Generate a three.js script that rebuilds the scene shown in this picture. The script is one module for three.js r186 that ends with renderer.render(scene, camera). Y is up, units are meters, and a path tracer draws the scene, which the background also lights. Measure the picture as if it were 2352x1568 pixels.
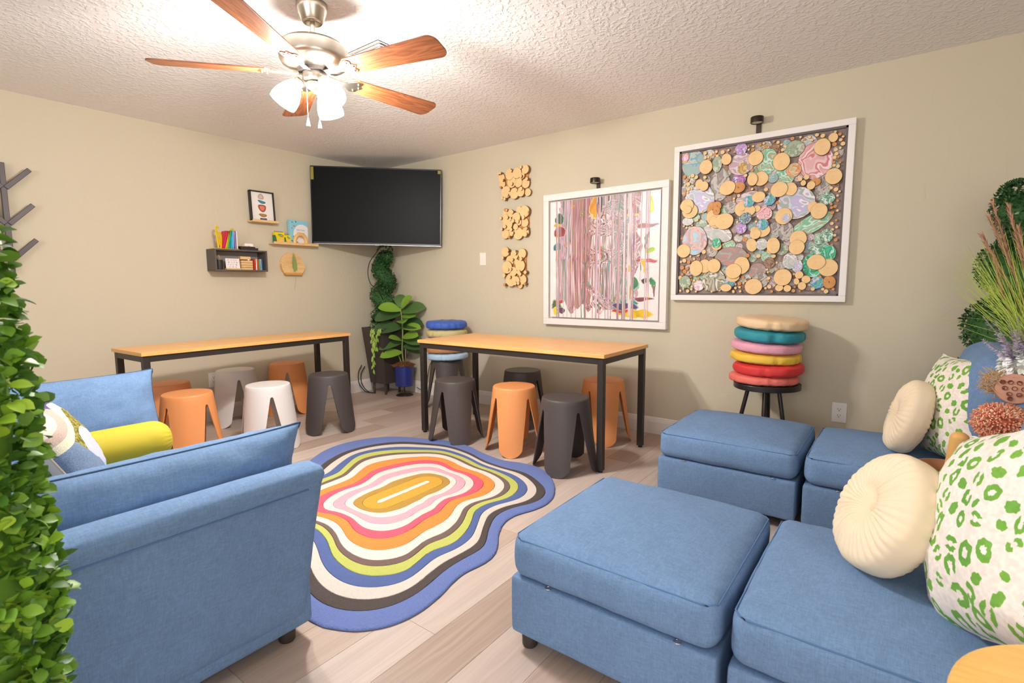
import * as THREE from 'three';
import { RoundedBoxGeometry } from 'three/addons/geometries/RoundedBoxGeometry.js';
import { RectAreaLightUniformsLib } from 'three/addons/lights/RectAreaLightUniformsLib.js';
import { mergeGeometries, mergeVertices } from 'three/addons/utils/BufferGeometryUtils.js';
import { ImprovedNoise } from 'three/addons/math/ImprovedNoise.js';

// ---------------------------------------------------------------- camera, light, exposure
const scene = new THREE.Scene();
scene.background = new THREE.Color(0x000000);
const renderer = new THREE.WebGLRenderer({ antialias: true });
renderer.toneMapping = THREE.LinearToneMapping;
renderer.toneMappingExposure = 0.98;
renderer.shadowMap.enabled = true;
RectAreaLightUniformsLib.init();

const camera = new THREE.PerspectiveCamera(2 * Math.atan(784 / 1189.84) * 180 / Math.PI, 1.5, 0.05, 40);
{
  const pitch = 0.1075232, yaw = 0.6485293, roll = -0.00549898;
  const F = new THREE.Vector3(-Math.sin(yaw) * Math.cos(pitch), -Math.sin(pitch), -Math.cos(yaw) * Math.cos(pitch));
  const R0 = new THREE.Vector3(Math.cos(yaw), 0, -Math.sin(yaw)), U0 = R0.clone().cross(F);
  const R = R0.clone().multiplyScalar(Math.cos(roll)).addScaledVector(U0, Math.sin(roll));
  const U = U0.clone().multiplyScalar(Math.cos(roll)).addScaledVector(R0, -Math.sin(roll));
  camera.quaternion.setFromRotationMatrix(new THREE.Matrix4().makeBasis(R, U, F.negate()));
  camera.position.set(4.758, 1.159, 3.837);
  camera.focus = 3.6;
  camera.userData.fStop = 7;
}
// lamps: the ceiling fan's three bulbs (built with the fan) and two unseen fill windows with glowing blinds, added behind the camera (built with the walls)
const FAN_BULB = 2.5, FAN_SPOT = 3.0, FILL_WINDOW = [4.2, 0.8];
const WARM = new THREE.Color().setRGB(1.0, 0.965, 0.925), FILL_TINT = new THREE.Color().setRGB(0.98, 0.99, 1.0);

// ---------------------------------------------------------------- helpers
const PI = Math.PI, V = (x, y, z) => new THREE.Vector3(x, y, z), N = new ImprovedNoise();
function rng(seed) { let a = seed >>> 0; return () => { a = (a + 0x6D2B79F5) | 0; let t = Math.imul(a ^ (a >>> 15), 1 | a); t = (t + Math.imul(t ^ (t >>> 7), 61 | t)) ^ t; return ((t ^ (t >>> 14)) >>> 0) / 4294967296; }; }
const clamp = THREE.MathUtils.clamp, lerp = THREE.MathUtils.lerp, sstep = THREE.MathUtils.smoothstep;
const taken = new Map();
function numbered(n) { const k = taken.get(n) ?? 0; taken.set(n, k + 1); return k ? n + '_' + String(k).padStart(3, '0') : n; }
function tag(o, label, category, group) { Object.assign(o.userData, { label, category }); if (group) o.userData.group = group; return o; }
function thing(name, label, category, pos = [0, 0, 0], turn = 0, group) {
  const o = new THREE.Group(); o.name = numbered(name); o.position.set(...pos); o.rotation.y = turn; scene.add(o);
  return tag(o, label, category, group);
}
function part(parent, name, geo, m, pos, rot, label) {
  const o = new THREE.Mesh(geo, m); o.name = name; o.castShadow = o.receiveShadow = true;
  if (pos) o.position.set(...pos); if (rot) o.rotation.set(...rot); if (label) o.userData.label = label;
  parent.add(o); return o;
}
function solo(name, label, category, geo, m, pos, rot, group) { const o = part(scene, numbered(name), geo, m, pos, rot); return tag(o, label, category, group); }
function structure(name, geo, m, pos, rot, parent) { const o = part(parent ?? scene, name, geo, m, pos, rot); if (!parent) o.userData.kind = 'structure'; return o; }
function stuffPart(parent, name, geo, m, mats, colors) {
  const o = new THREE.InstancedMesh(geo, m, mats.length); o.name = name; o.castShadow = o.receiveShadow = true; o.userData.kind = 'stuff';
  mats.forEach((x, i) => { o.setMatrixAt(i, x); if (colors) o.setColorAt(i, colors[i]); });
  parent.add(o); return o;
}
const col = (c) => (c instanceof THREE.Color ? c : new THREE.Color(c));
function mat(color, roughness = 0.6, extra = {}) { return new THREE.MeshStandardMaterial({ color: col(color), roughness, ...extra }); }
function phys(color, roughness, extra = {}) { return new THREE.MeshPhysicalMaterial({ color: col(color), roughness, ...extra }); }

// per-face box projection of uv, in metres
function boxUV(g, s = 1) {
  if (g.index) g = g.toNonIndexed();
  const p = g.attributes.position, uv = new Float32Array(p.count * 2), a = V(), b = V(), c = V();
  for (let i = 0; i < p.count; i += 3) {
    a.fromBufferAttribute(p, i); b.fromBufferAttribute(p, i + 1); c.fromBufferAttribute(p, i + 2);
    const n = b.clone().sub(a).cross(c.clone().sub(a)), ax = Math.abs(n.x), ay = Math.abs(n.y), az = Math.abs(n.z);
    [a, b, c].forEach((q, k) => {
      const [u, v] = ay >= ax && ay >= az ? [q.x, q.z] : ax >= az ? [q.z, q.y] : [q.x, q.y];
      uv[(i + k) * 2] = u * s; uv[(i + k) * 2 + 1] = v * s;
    });
  }
  g.setAttribute('uv', new THREE.BufferAttribute(uv, 2)); return g;
}
const strip = (g) => { g.deleteAttribute('uv'); g.deleteAttribute('normal'); return g; };
function smooth(g) { g = mergeVertices(strip(g), 1e-5); g.computeVertexNormals(); return boxUV(g); }
function at(g, x, y, z) { g.translate(x, y, z); return g; }
const box = (w, h, d, x = 0, y = 0, z = 0) => boxUV(at(new THREE.BoxGeometry(w, h, d), x, y, z));
const rbox = (w, h, d, r = 0.004, x = 0, y = 0, z = 0, seg = 2) => boxUV(at(new RoundedBoxGeometry(w, h, d, seg, Math.min(r, w / 2.01, h / 2.01, d / 2.01)), x, y, z));
const cyl = (rt, rb, h, seg = 32, x = 0, y = 0, z = 0, open = false) => at(new THREE.CylinderGeometry(rt, rb, h, seg, 1, open), x, y, z);
const lathe = (pts, seg = 48) => new THREE.LatheGeometry(pts.map(([r, y]) => new THREE.Vector2(r, y)), seg);
const tube = (pts, r, n = 24, rs = 8) => new THREE.TubeGeometry(new THREE.CatmullRomCurve3(pts.map((q) => V(...q))), n, r, rs, false);
function merged(list) { return mergeGeometries(list.map((g) => { const q = g.index ? g.toNonIndexed() : g; for (const k of Object.keys(q.attributes)) if (!['position', 'normal', 'uv'].includes(k)) q.deleteAttribute(k); return q; })); }
function shapeGeo(pts, depth, bevel = 0.002, holes = [], seg = 2) {
  const s = new THREE.Shape(pts.map(([x, y]) => new THREE.Vector2(x, y)));
  for (const h of holes) s.holes.push(new THREE.Path(h.map(([x, y]) => new THREE.Vector2(x, y))));
  return boxUV(new THREE.ExtrudeGeometry(s, { depth: depth - 2 * bevel, bevelEnabled: bevel > 0, bevelSize: bevel, bevelThickness: bevel, bevelOffset: -bevel, bevelSegments: seg, curveSegments: 24 }));
}
const circlePts = (r, n = 32, cx = 0, cy = 0, ry = r) => Array.from({ length: n }, (_, i) => [cx + r * Math.cos(i / n * 2 * PI), cy + ry * Math.sin(i / n * 2 * PI)]);
// a grid surface fn(u, v) with thickness t along its normal; u, v in 0..1
function sheet(fn, nu, nv, t, flip = 1) {
  const P = [], e = 1e-3;
  for (let j = 0; j <= nv; j++) for (let i = 0; i <= nu; i++) {
    const u = i / nu, v = j / nv, p = fn(u, v), du = fn(Math.min(u + e, 1), v).sub(fn(Math.max(u - e, 0), v)), dv = fn(u, Math.min(v + e, 1)).sub(fn(u, Math.max(v - e, 0)));
    const n = du.cross(dv).normalize().multiplyScalar(flip); P.push([p, p.clone().addScaledVector(n, -t)]);
  }
  const pos = [], uvs = [], idx = (i, j) => j * (nu + 1) + i, put = (k, s, i, j) => { pos.push(...P[k][s].toArray()); uvs.push(i / nu, j / nv); };
  const quad = (a, b, c, d, s, ij) => { for (const q of flip > 0 === (s === 0) ? [0, 1, 2, 0, 2, 3] : [0, 2, 1, 0, 3, 2]) put([a, b, c, d][q], s, ...ij[q]); };
  for (let j = 0; j < nv; j++) for (let i = 0; i < nu; i++) {
    const ij = [[i, j], [i + 1, j], [i + 1, j + 1], [i, j + 1]], k = ij.map(([x, y]) => idx(x, y));
    quad(...k, 0, ij); quad(...k, 1, ij);
  }
  const rim = (A, B, ia, ib) => { const q = [P[A][0], P[B][0], P[B][1], P[A][1]]; for (const m of [0, 2, 1, 0, 3, 2]) { pos.push(...q[m].toArray()); uvs.push(...(m === 0 || m === 3 ? ia : ib)); } };
  for (let i = 0; i < nu; i++) { rim(idx(i, 0), idx(i + 1, 0), [i / nu, 0], [(i + 1) / nu, 0]); rim(idx(i + 1, nv), idx(i, nv), [(i + 1) / nu, 1], [i / nu, 1]); }
  for (let j = 0; j < nv; j++) { rim(idx(0, j + 1), idx(0, j), [0, (j + 1) / nv], [0, j / nv]); rim(idx(nu, j), idx(nu, j + 1), [1, j / nv], [1, (j + 1) / nv]); }
  const g = new THREE.BufferGeometry();
  g.setAttribute('position', new THREE.Float32BufferAttribute(pos, 3)); g.setAttribute('uv', new THREE.Float32BufferAttribute(uvs, 2));
  g.computeVertexNormals();
  return softNormals(g, 40);
}
// average normals of coincident vertices whose faces meet at less than the crease angle
function softNormals(g, deg = 40) {
  const p = g.attributes.position, n = p.count, key = new Map(), fn = [], cosA = Math.cos(deg * PI / 180), a = V(), b = V(), c = V();
  for (let i = 0; i < n; i += 3) { a.fromBufferAttribute(p, i); b.fromBufferAttribute(p, i + 1); c.fromBufferAttribute(p, i + 2); fn.push(b.clone().sub(a).cross(c.clone().sub(a))); }
  const K = (i) => Math.round(p.getX(i) * 2e4) + ',' + Math.round(p.getY(i) * 2e4) + ',' + Math.round(p.getZ(i) * 2e4);
  for (let i = 0; i < n; i++) { const k = K(i); if (!key.has(k)) key.set(k, []); key.get(k).push(i); }
  const out = new Float32Array(n * 3), un = fn.map((q) => q.clone().normalize());
  for (const list of key.values()) for (const i of list) {
    const s = V(); for (const j of list) if (un[(i / 3) | 0].dot(un[(j / 3) | 0]) > cosA) s.add(fn[(j / 3) | 0]);
    s.normalize(); out.set([s.x, s.y, s.z], i * 3);
  }
  g.setAttribute('normal', new THREE.BufferAttribute(out, 3)); return g;
}
// soft upholstered block: rounded box with crowned faces and slight creases; centred
function softBox(w, h, d, r, crown = 0.01, seed = 1, wr = 0.0015, n = 22, crownTop = crown) {
  const g = new THREE.BoxGeometry(2, 2, 2, n, Math.max(8, n >> 1), n), p = g.attributes.position, H = [w / 2, h / 2, d / 2], q = V(), c = V();
  const f = (t) => Math.sign(t) * (1 - Math.pow(1 - Math.abs(t), 1.7));
  for (let i = 0; i < p.count; i++) {
    const s = [f(p.getX(i)), f(p.getY(i)), f(p.getZ(i))];
    q.set(s[0] * H[0], s[1] * H[1], s[2] * H[2]); c.set(clamp(q.x, r - H[0], H[0] - r), clamp(q.y, r - H[1], H[1] - r), clamp(q.z, r - H[2], H[2] - r));
    const dir = q.clone().sub(c); if (dir.lengthSq() > 1e-12) q.copy(c).addScaledVector(dir.normalize(), r);
    const k = (a) => Math.max(0, 1 - a * a), nx = q.x / H[0], ny = q.y / H[1], nz = q.z / H[2];
    const nn = wr * (N.noise(q.x * 9 + seed * 7.3, q.y * 9, q.z * 9) + 0.5 * N.noise(q.x * 23, q.y * 23 + seed * 3.1, q.z * 23));
    q.y += (ny > 0 ? crownTop : crown * 0.2) * k(nx) * k(nz) * ny * Math.abs(ny) + nn * Math.sign(ny) * (Math.abs(ny) > 0.9 ? 1 : 0.3);
    q.x += crown * k(ny) * k(nz) * nx * Math.abs(nx) * 0.8 + nn * nx; q.z += crown * k(ny) * k(nx) * nz * Math.abs(nz) * 0.8 + nn * nz;
    p.setXYZ(i, q.x, q.y, q.z);
  }
  return smooth(g);
}
// loose square pillow, lying in xy, thickness along z
function pillow(w, h, t, { n = 30, pinch = 0.05, seed = 1, wr = 0.004, pw = 2.6, q = 0.55, ears = 0 } = {}) {
  const pos = [], idx = [], uv = [], M = n + 1;
  for (const side of [1, -1]) for (let j = 0; j <= n; j++) for (let i = 0; i <= n; i++) {
    const f = (s) => Math.sign(s) * (1 - Math.pow(1 - Math.abs(s), 1.5)), u = f(i / n * 2 - 1), v = f(j / n * 2 - 1);
    let x = w / 2 * u * (1 - pinch * (1 - v * v) * u * u + ears * Math.pow(Math.abs(u * v), 6)), y = h / 2 * v * (1 - pinch * (1 - u * u) * v * v + ears * Math.pow(Math.abs(u * v), 6));
    const k = Math.pow((1 - Math.pow(Math.abs(u), pw)) * (1 - Math.pow(Math.abs(v), pw)), q);
    const wrk = wr * (N.noise(x * 14 + seed * 5.7, y * 14, side * 3 + seed) + 0.6 * N.noise(x * 31, y * 31 + seed, side)) * Math.min(1, k * 3);
    pos.push(x, y, side * (t / 2 * k) + wrk); uv.push(x * 1 + 0.5, y * 1 + 0.5);
  }
  for (let s = 0; s < 2; s++) for (let j = 0; j < n; j++) for (let i = 0; i < n; i++) {
    const a = s * M * M + j * M + i, b = a + 1, c = a + M, d = c + 1;
    s === 0 ? idx.push(a, b, d, a, d, c) : idx.push(a, d, b, a, c, d);
  }
  const g = new THREE.BufferGeometry(); g.setAttribute('position', new THREE.Float32BufferAttribute(pos, 3)); g.setAttribute('uv', new THREE.Float32BufferAttribute(uv, 2)); g.setIndex(idx); g.computeVertexNormals();
  return g;
}
// stuffed round cushion; axis y, centred
function puff(r, t, { seed = 1, folds = 7, depth = 0.012, tuck = 0, pleats = 0, pleat = 0.004, nu = 72, nv = 22, sq = 0.42, ys = 0.52, sag = 0, edge = 0 } = {}) {
  const R = rng(seed * 977 + 3), cr = Array.from({ length: folds }, () => [R() * 2 * PI, 0.025 + 0.04 * R(), 0.5 + R() * 0.8]);
  const pos = [], idx = [], uv = [];
  for (let j = 0; j <= nv; j++) for (let i = 0; i <= nu; i++) {
    const th = i / nu * 2 * PI, ph = (j / nv - 0.5) * PI, c = Math.cos(ph), s = Math.sin(ph);
    let rr = Math.pow(Math.max(c, 0), sq), yy = Math.sign(s) * Math.pow(Math.abs(s), ys);
    let fold = 0; for (const [a, wd, am] of cr) { let d = Math.abs(((th - a + 3 * PI) % (2 * PI)) - PI); fold += am * Math.exp(-d * d / (wd * wd)); }
    let rad = r * rr * (1 + 0.025 * N.noise(Math.cos(th) * 1.5 + seed, Math.sin(th) * 1.5, seed)) - depth * fold * Math.pow(rr, 6);
    let y = t / 2 * yy;
    if (tuck) y -= Math.sign(yy) * tuck * Math.exp(-rr * rr / 0.035);
    if (pleats) { const k = Math.pow(Math.abs(Math.sin(th * pleats / 2 + 0.9 * N.noise(Math.cos(th) * 2, Math.sin(th) * 2, seed))), 0.6) - 0.6; y += Math.sign(yy) * pleat * k * Math.min(1, rr * 3) * Math.abs(yy) ** 0.3 * (rr < 0.93 ? 1 : 0.6); }
    const wv = 0.006 * N.noise(Math.cos(th) * rr * 3 + seed * 2.2, Math.sin(th) * rr * 3, yy) + (folds ? 0.005 * N.noise(Math.cos(th) * rr * 9 + seed, Math.sin(th) * rr * 9, yy * 2) : 0); if (folds) rad += 0.004 * rr * N.noise(Math.cos(th) * 11 + seed, Math.sin(th) * 11, yy * 1.5);
    y += wv * (t / 0.07) * 0.5 - sag * (rr * Math.cos(th - seed)) ;
    y *= 1 - 0.13 * Math.min(1, fold) * rr * rr;
    if (edge && j === nv / 2) rad += edge;
    pos.push(rad * Math.cos(th), y, rad * Math.sin(th)); uv.push(rad * Math.cos(th), rad * Math.sin(th) + y);
  }
  for (let j = 0; j < nv; j++) for (let i = 0; i < nu; i++) { const a = j * (nu + 1) + i, b = a + 1, c = a + nu + 1, d = c + 1; idx.push(a, c, b, b, c, d); }
  const g = new THREE.BufferGeometry(); g.setAttribute('position', new THREE.Float32BufferAttribute(pos, 3)); g.setIndex(idx); return smooth(g);
}
function leafGeo(l, w, { bend = 0.2, fold = 0.15, n = 6, wide = 0.55, tip = 1 } = {}) {
  const pos = [], idx = [], uv = [];
  for (let i = 0; i <= n; i++) {
    const s = i / n, ww = w / 2 * Math.pow(Math.sin(PI * Math.pow(s, Math.log(0.5) / Math.log(wide))), 0.75 * tip), y = -bend * l * s * s;
    for (const k of [-1, 0, 1]) { pos.push(k * Math.max(ww, 0.0004), y + Math.abs(k) * ww * fold, s * l); uv.push(0.5 + k * 0.5, s); }
  }
  for (let i = 0; i < n; i++) for (let k = 0; k < 2; k++) { const a = i * 3 + k, b = a + 1, c = a + 3, d = c + 1; idx.push(a, c, b, b, c, d); }
  const g = new THREE.BufferGeometry(); g.setAttribute('position', new THREE.Float32BufferAttribute(pos, 3)); g.setAttribute('uv', new THREE.Float32BufferAttribute(uv, 2)); g.setIndex(idx); g.computeVertexNormals(); return g;
}
// orientation that takes z to dir and keeps y near up
function aim(dir, up = V(0, 1, 0)) { const z = dir.clone().normalize(), x = up.clone().cross(z); if (x.lengthSq() < 1e-6) x.set(1, 0, 0); x.normalize(); return new THREE.Matrix4().makeBasis(x, z.clone().cross(x), z); }
function place(pos, dir, up, s = 1) { return aim(dir, up).scale(V(s, s, s)).setPosition(pos); }

// ---------------------------------------------------------------- textures
const hash = (x, y, s) => { let h = Math.imul(x, 374761393) + Math.imul(y, 668265263) + Math.imul(s, 1274126177); h = Math.imul(h ^ (h >>> 13), 1274126177); return ((h ^ (h >>> 16)) >>> 0) / 4294967296; };
function tn(x, y, px, py, s) { // tileable value noise
  const ix = Math.floor(x), iy = Math.floor(y), fx = x - ix, fy = y - iy, a = fx * fx * (3 - 2 * fx), b = fy * fy * (3 - 2 * fy), m = (v, p) => ((v % p) + p) % p;
  const h = (i, j) => hash(m(ix + i, px), m(iy + j, py), s);
  return lerp(lerp(h(0, 0), h(1, 0), a), lerp(h(0, 1), h(1, 1), a), b);
}
function fb(u, v, px, py, s, o = 4) { let r = 0, a = 0.5, t = 0; for (let i = 0; i < o; i++) { r += a * tn(u * px, v * py, px, py, s + i); t += a; a *= 0.5; px *= 2; py *= 2; } return r / t; }
function tex(w, h, fn, { srgb = true, rx = 1, ry = 1, wrap = THREE.RepeatWrapping } = {}) {
  const d = new Uint8Array(w * h * 4);
  for (let y = 0; y < h; y++) for (let x = 0; x < w; x++) { const c = fn((x + 0.5) / w, (y + 0.5) / h, x, y), o = (y * w + x) * 4; if (typeof c === 'number') d[o] = d[o + 1] = d[o + 2] = clamp(c, 0, 255); else { d[o] = clamp(c[0], 0, 255); d[o + 1] = clamp(c[1], 0, 255); d[o + 2] = clamp(c[2], 0, 255); } d[o + 3] = 255; }
  const t = new THREE.DataTexture(d, w, h); t.wrapS = t.wrapT = wrap; t.magFilter = THREE.LinearFilter; t.minFilter = THREE.LinearMipmapLinearFilter; t.generateMipmaps = true;
  if (srgb) t.colorSpace = THREE.SRGBColorSpace; t.repeat.set(rx, ry); t.needsUpdate = true; return t;
}
const mix3 = (a, b, t) => [lerp(a[0], b[0], t), lerp(a[1], b[1], t), lerp(a[2], b[2], t)];
const hex3 = (h) => [(h >> 16) & 255, (h >> 8) & 255, h & 255];
function canvasTex(w, h, draw) { const c = document.createElement('canvas'); c.width = w; c.height = h; const x = c.getContext('2d'); draw(x, w, h); const t = new THREE.CanvasTexture(c); t.colorSpace = THREE.SRGBColorSpace; return t; }
// uv 0..1 over the xy box of a flat geometry
function faceUV(g, x0, y0, w, h) { const p = g.attributes.position, uv = new Float32Array(p.count * 2); for (let i = 0; i < p.count; i++) { uv[i * 2] = (p.getX(i) - x0) / w; uv[i * 2 + 1] = (p.getY(i) - y0) / h; } g.setAttribute('uv', new THREE.BufferAttribute(uv, 2)); return g; }

const T = {};
T.ceilBump = tex(512, 512, (u, v) => { const a = fb(u, v, 60, 60, 11, 3), b = fb(u, v, 24, 24, 15, 2); return 255 * clamp(sstep(a, 0.42, 0.72) * (0.6 + 0.8 * b), 0, 1); }, { srgb: false, rx: 1 / 0.9, ry: 1 / 0.9 });
T.wallBump = tex(512, 512, (u, v) => { const a = fb(u, v, 40, 26, 21, 3), d = fb(u, v, 14, 9, 27, 2); return 255 * clamp(0.45 * a + sstep(fb(u, v, 30, 14, 33, 2), 0.62, 0.76) * 0.5 * d, 0, 1); }, { srgb: false, rx: 1 / 1.1, ry: 1 / 1.1 });
T.weaveBump = tex(256, 256, (u, v, x, y) => { const a = Math.sin(x * PI / 2) * Math.sin(y * PI / 2); return 128 + 55 * a + 70 * (fb(u, v, 64, 64, 41, 2) - 0.5); }, { srgb: false, rx: 9, ry: 9 });
T.blue = tex(512, 512, (u, v) => { const th = fb(u, v, 200, 26, 51, 2), tv = fb(u, v, 26, 200, 57, 2), m = fb(u, v, 7, 7, 61, 4), k = 1 + 0.13 * (th - 0.5) + 0.13 * (tv - 0.5) + 0.06 * (m - 0.5); return [110 * k, 141 * k, 180 * k]; }, { rx: 3.3, ry: 3.3 });
const grain = (u, v, s, sx = 10, sy = 90) => { const w = fb(u, v, 3, 4, s, 3) - 0.5; return fb(u + 0 * w, v + w * 0.06, sx, sy, s + 3, 3); };
function woodTex(light, dark, seed, { w = 512, h = 512, ring = 0.35, rx = 1, ry = 1, streak = 0.6 } = {}) { // grain along u
  return tex(w, h, (u, v) => {
    const f = grain(u, v, seed, 4, 80), wv = fb(u, v, 2, 6, seed + 9, 3), rings = 0.5 + 0.5 * Math.sin((v * 26 + wv * 16) * 1.0 * PI), fine = fb(u, v, 16, 256, seed + 17, 2);
    const k = clamp(streak * (f - 0.35) + ring * (rings - 0.5) * 0.8 + 0.35 * (fine - 0.5) + 0.35, 0, 1); return mix3(light, dark, k);
  }, { rx, ry });
}
T.oak = woodTex([248, 196, 124], [226, 158, 86], 71, { ring: 0.12, rx: 1.2, ry: 1.4 });
T.pine = woodTex([246, 212, 158], [214, 166, 104], 77, { ring: 0.25, rx: 3, ry: 3 });
T.cherry = woodTex([178, 108, 66], [112, 60, 34], 83, { ring: 0.5, rx: 1.5, ry: 3 });
// ---------------------------------------------------------------- room shell
const RX = 6.6, RZ = 7.0, RH = 2.44, TH = 0.14;
const wallMat = mat(0xd4c9b1, 0.85, { bumpMap: T.wallBump, bumpScale: 0.0022 });
const ceilMat = mat(0xf6f2ef, 0.95, { bumpMap: T.ceilBump, bumpScale: 0.0022 });
const trimMat = mat(0xf3ece6, 0.45), whitePlastic = mat(0xf6f1ea, 0.4);
structure('wall_left', box(TH, RH, RZ + 2 * TH, -TH / 2, RH / 2, RZ / 2), wallMat);
structure('wall_back', box(RX, RH, TH, RX / 2, RH / 2, -TH / 2), wallMat);
structure('wall_right', box(TH, RH, RZ + 2 * TH, RX + TH / 2, RH / 2, RZ / 2), wallMat);
structure('wall_front', box(RX, RH, TH, RX / 2, RH / 2, RZ + TH / 2), wallMat);
structure('ceiling', box(RX + 2 * TH, 0.1, RZ + 2 * TH, RX / 2, RH + 0.05, RZ / 2), ceilMat);
{ // vinyl plank floor: planks run along z, each its own piece
  const floor = structure('floor', box(RX + 2 * TH, 0.1, RZ + 2 * TH, RX / 2, -0.0585, RZ / 2), mat(0x5b4a40, 0.8));
  const pm = [];
  for (const [s, L, D] of [[91, [203, 187, 176], [178, 159, 147]], [97, [195, 178, 167], [168, 149, 137]], [103, [187, 170, 159], [158, 139, 127]]]) {
    const t = tex(256, 1024, (u, v) => {
      const w = fb(u, v, 2, 3, s, 3) - 0.5, f = fb(u + w * 0.35, v, 18, 3, s + 5, 4), fine = fb(u, v, 120, 8, s + 11, 2), knot = fb(u, v, 3, 4, s + 19, 2), k = clamp(0.9 * (f - 0.3) + 0.4 * (fine - 0.5) + 0.9 * Math.max(0, knot - 0.66), 0, 1);
      return mix3(L, D, k);
    }, { rx: 1 / 0.18, ry: 1 / 1.22 });
    for (const tint of [0xffffff, 0xf3ece6]) pm.push(mat(tint, 0.42, { map: t }));
  }
  const geos = new Map(), geo = (L) => { const k = L.toFixed(2); if (!geos.has(k)) geos.set(k, box(0.1788, 0.008, L - 0.0012)); return geos.get(k); };
  const R = rng(5); let n = 0;
  for (let r = 0; r < 37; r++) {
    let z = -1.22 * Math.round(R() * 8) / 10 - 0.1; const x = r * 0.18 + 0.06;
    while (z < RZ + 0.05) {
      const a = Math.max(z, -0.05), b = Math.min(z + 1.22, RZ + 0.05), L = Math.round((b - a) * 100) / 100;
      if (L > 0.1) { const q = part(floor, 'plank', geo(L), pm[(R() * 6) | 0], [x, -0.004 - 0.0003 * R(), (a + b) / 2]); if (R() < 0.5) q.rotation.y = PI; n++; }
      z += 1.22;
    }
  }
}
{ // baseboards with a stepped top
  const prof = [[0, 0], [0.016, 0], [0.016, 0.095], [0.013, 0.103], [0.013, 0.108], [0.009, 0.114], [0.009, 0.12], [0.004, 0.128], [0, 0.13]];
  const run = (L) => boxUV(new THREE.ExtrudeGeometry(new THREE.Shape(prof.map(([x, y]) => new THREE.Vector2(x, y))), { depth: L, bevelEnabled: false }));
  structure('baseboard_left', run(RZ), trimMat);
  structure('baseboard_back', run(RX), trimMat, [RX, 0, 0], [0, -PI / 2, 0]);
  structure('baseboard_right', run(RZ), trimMat, [RX, 0, RZ], [0, PI, 0]);
  structure('baseboard_front', run(RX), trimMat, [0, 0, RZ], [0, PI / 2, 0]);
}
// ---------------------------------------------------------------- unseen windows added behind the camera, their glowing blinds serve as fill light
function makeFillWindow(name, w, h, pos, turn, power) {
  const g = new THREE.Group(); g.name = name; g.userData.kind = 'structure'; g.position.set(...pos); g.rotation.y = turn; scene.add(g);
  part(g, 'added_window_frame', merged([rbox(w + 0.14, 0.07, 0.06, 0.004, 0, h / 2 + 0.035, 0.02), rbox(w + 0.14, 0.07, 0.09, 0.004, 0, -h / 2 - 0.035, 0.035), rbox(0.07, h, 0.06, 0.004, w / 2 + 0.035, 0, 0.02), rbox(0.07, h, 0.06, 0.004, -w / 2 - 0.035, 0, 0.02)]), trimMat);
  part(g, 'fill_blind', box(w, h, 0.006, 0, 0, 0.012), mat(0xffffff, 0.8, { emissive: FILL_TINT, emissiveIntensity: 1.5 }));
  const l = new THREE.RectAreaLight(FILL_TINT, power, w, h); l.position.set(0, 0, 0.02); l.rotation.y = PI; g.add(l);
}
makeFillWindow('added_window_1', 2.8, 1.4, [4.3, 1.45, RZ], PI, FILL_WINDOW[0]);
makeFillWindow('added_window_2', 2.4, 1.4, [RX, 1.45, 4.4], -PI / 2, FILL_WINDOW[1]);

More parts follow.
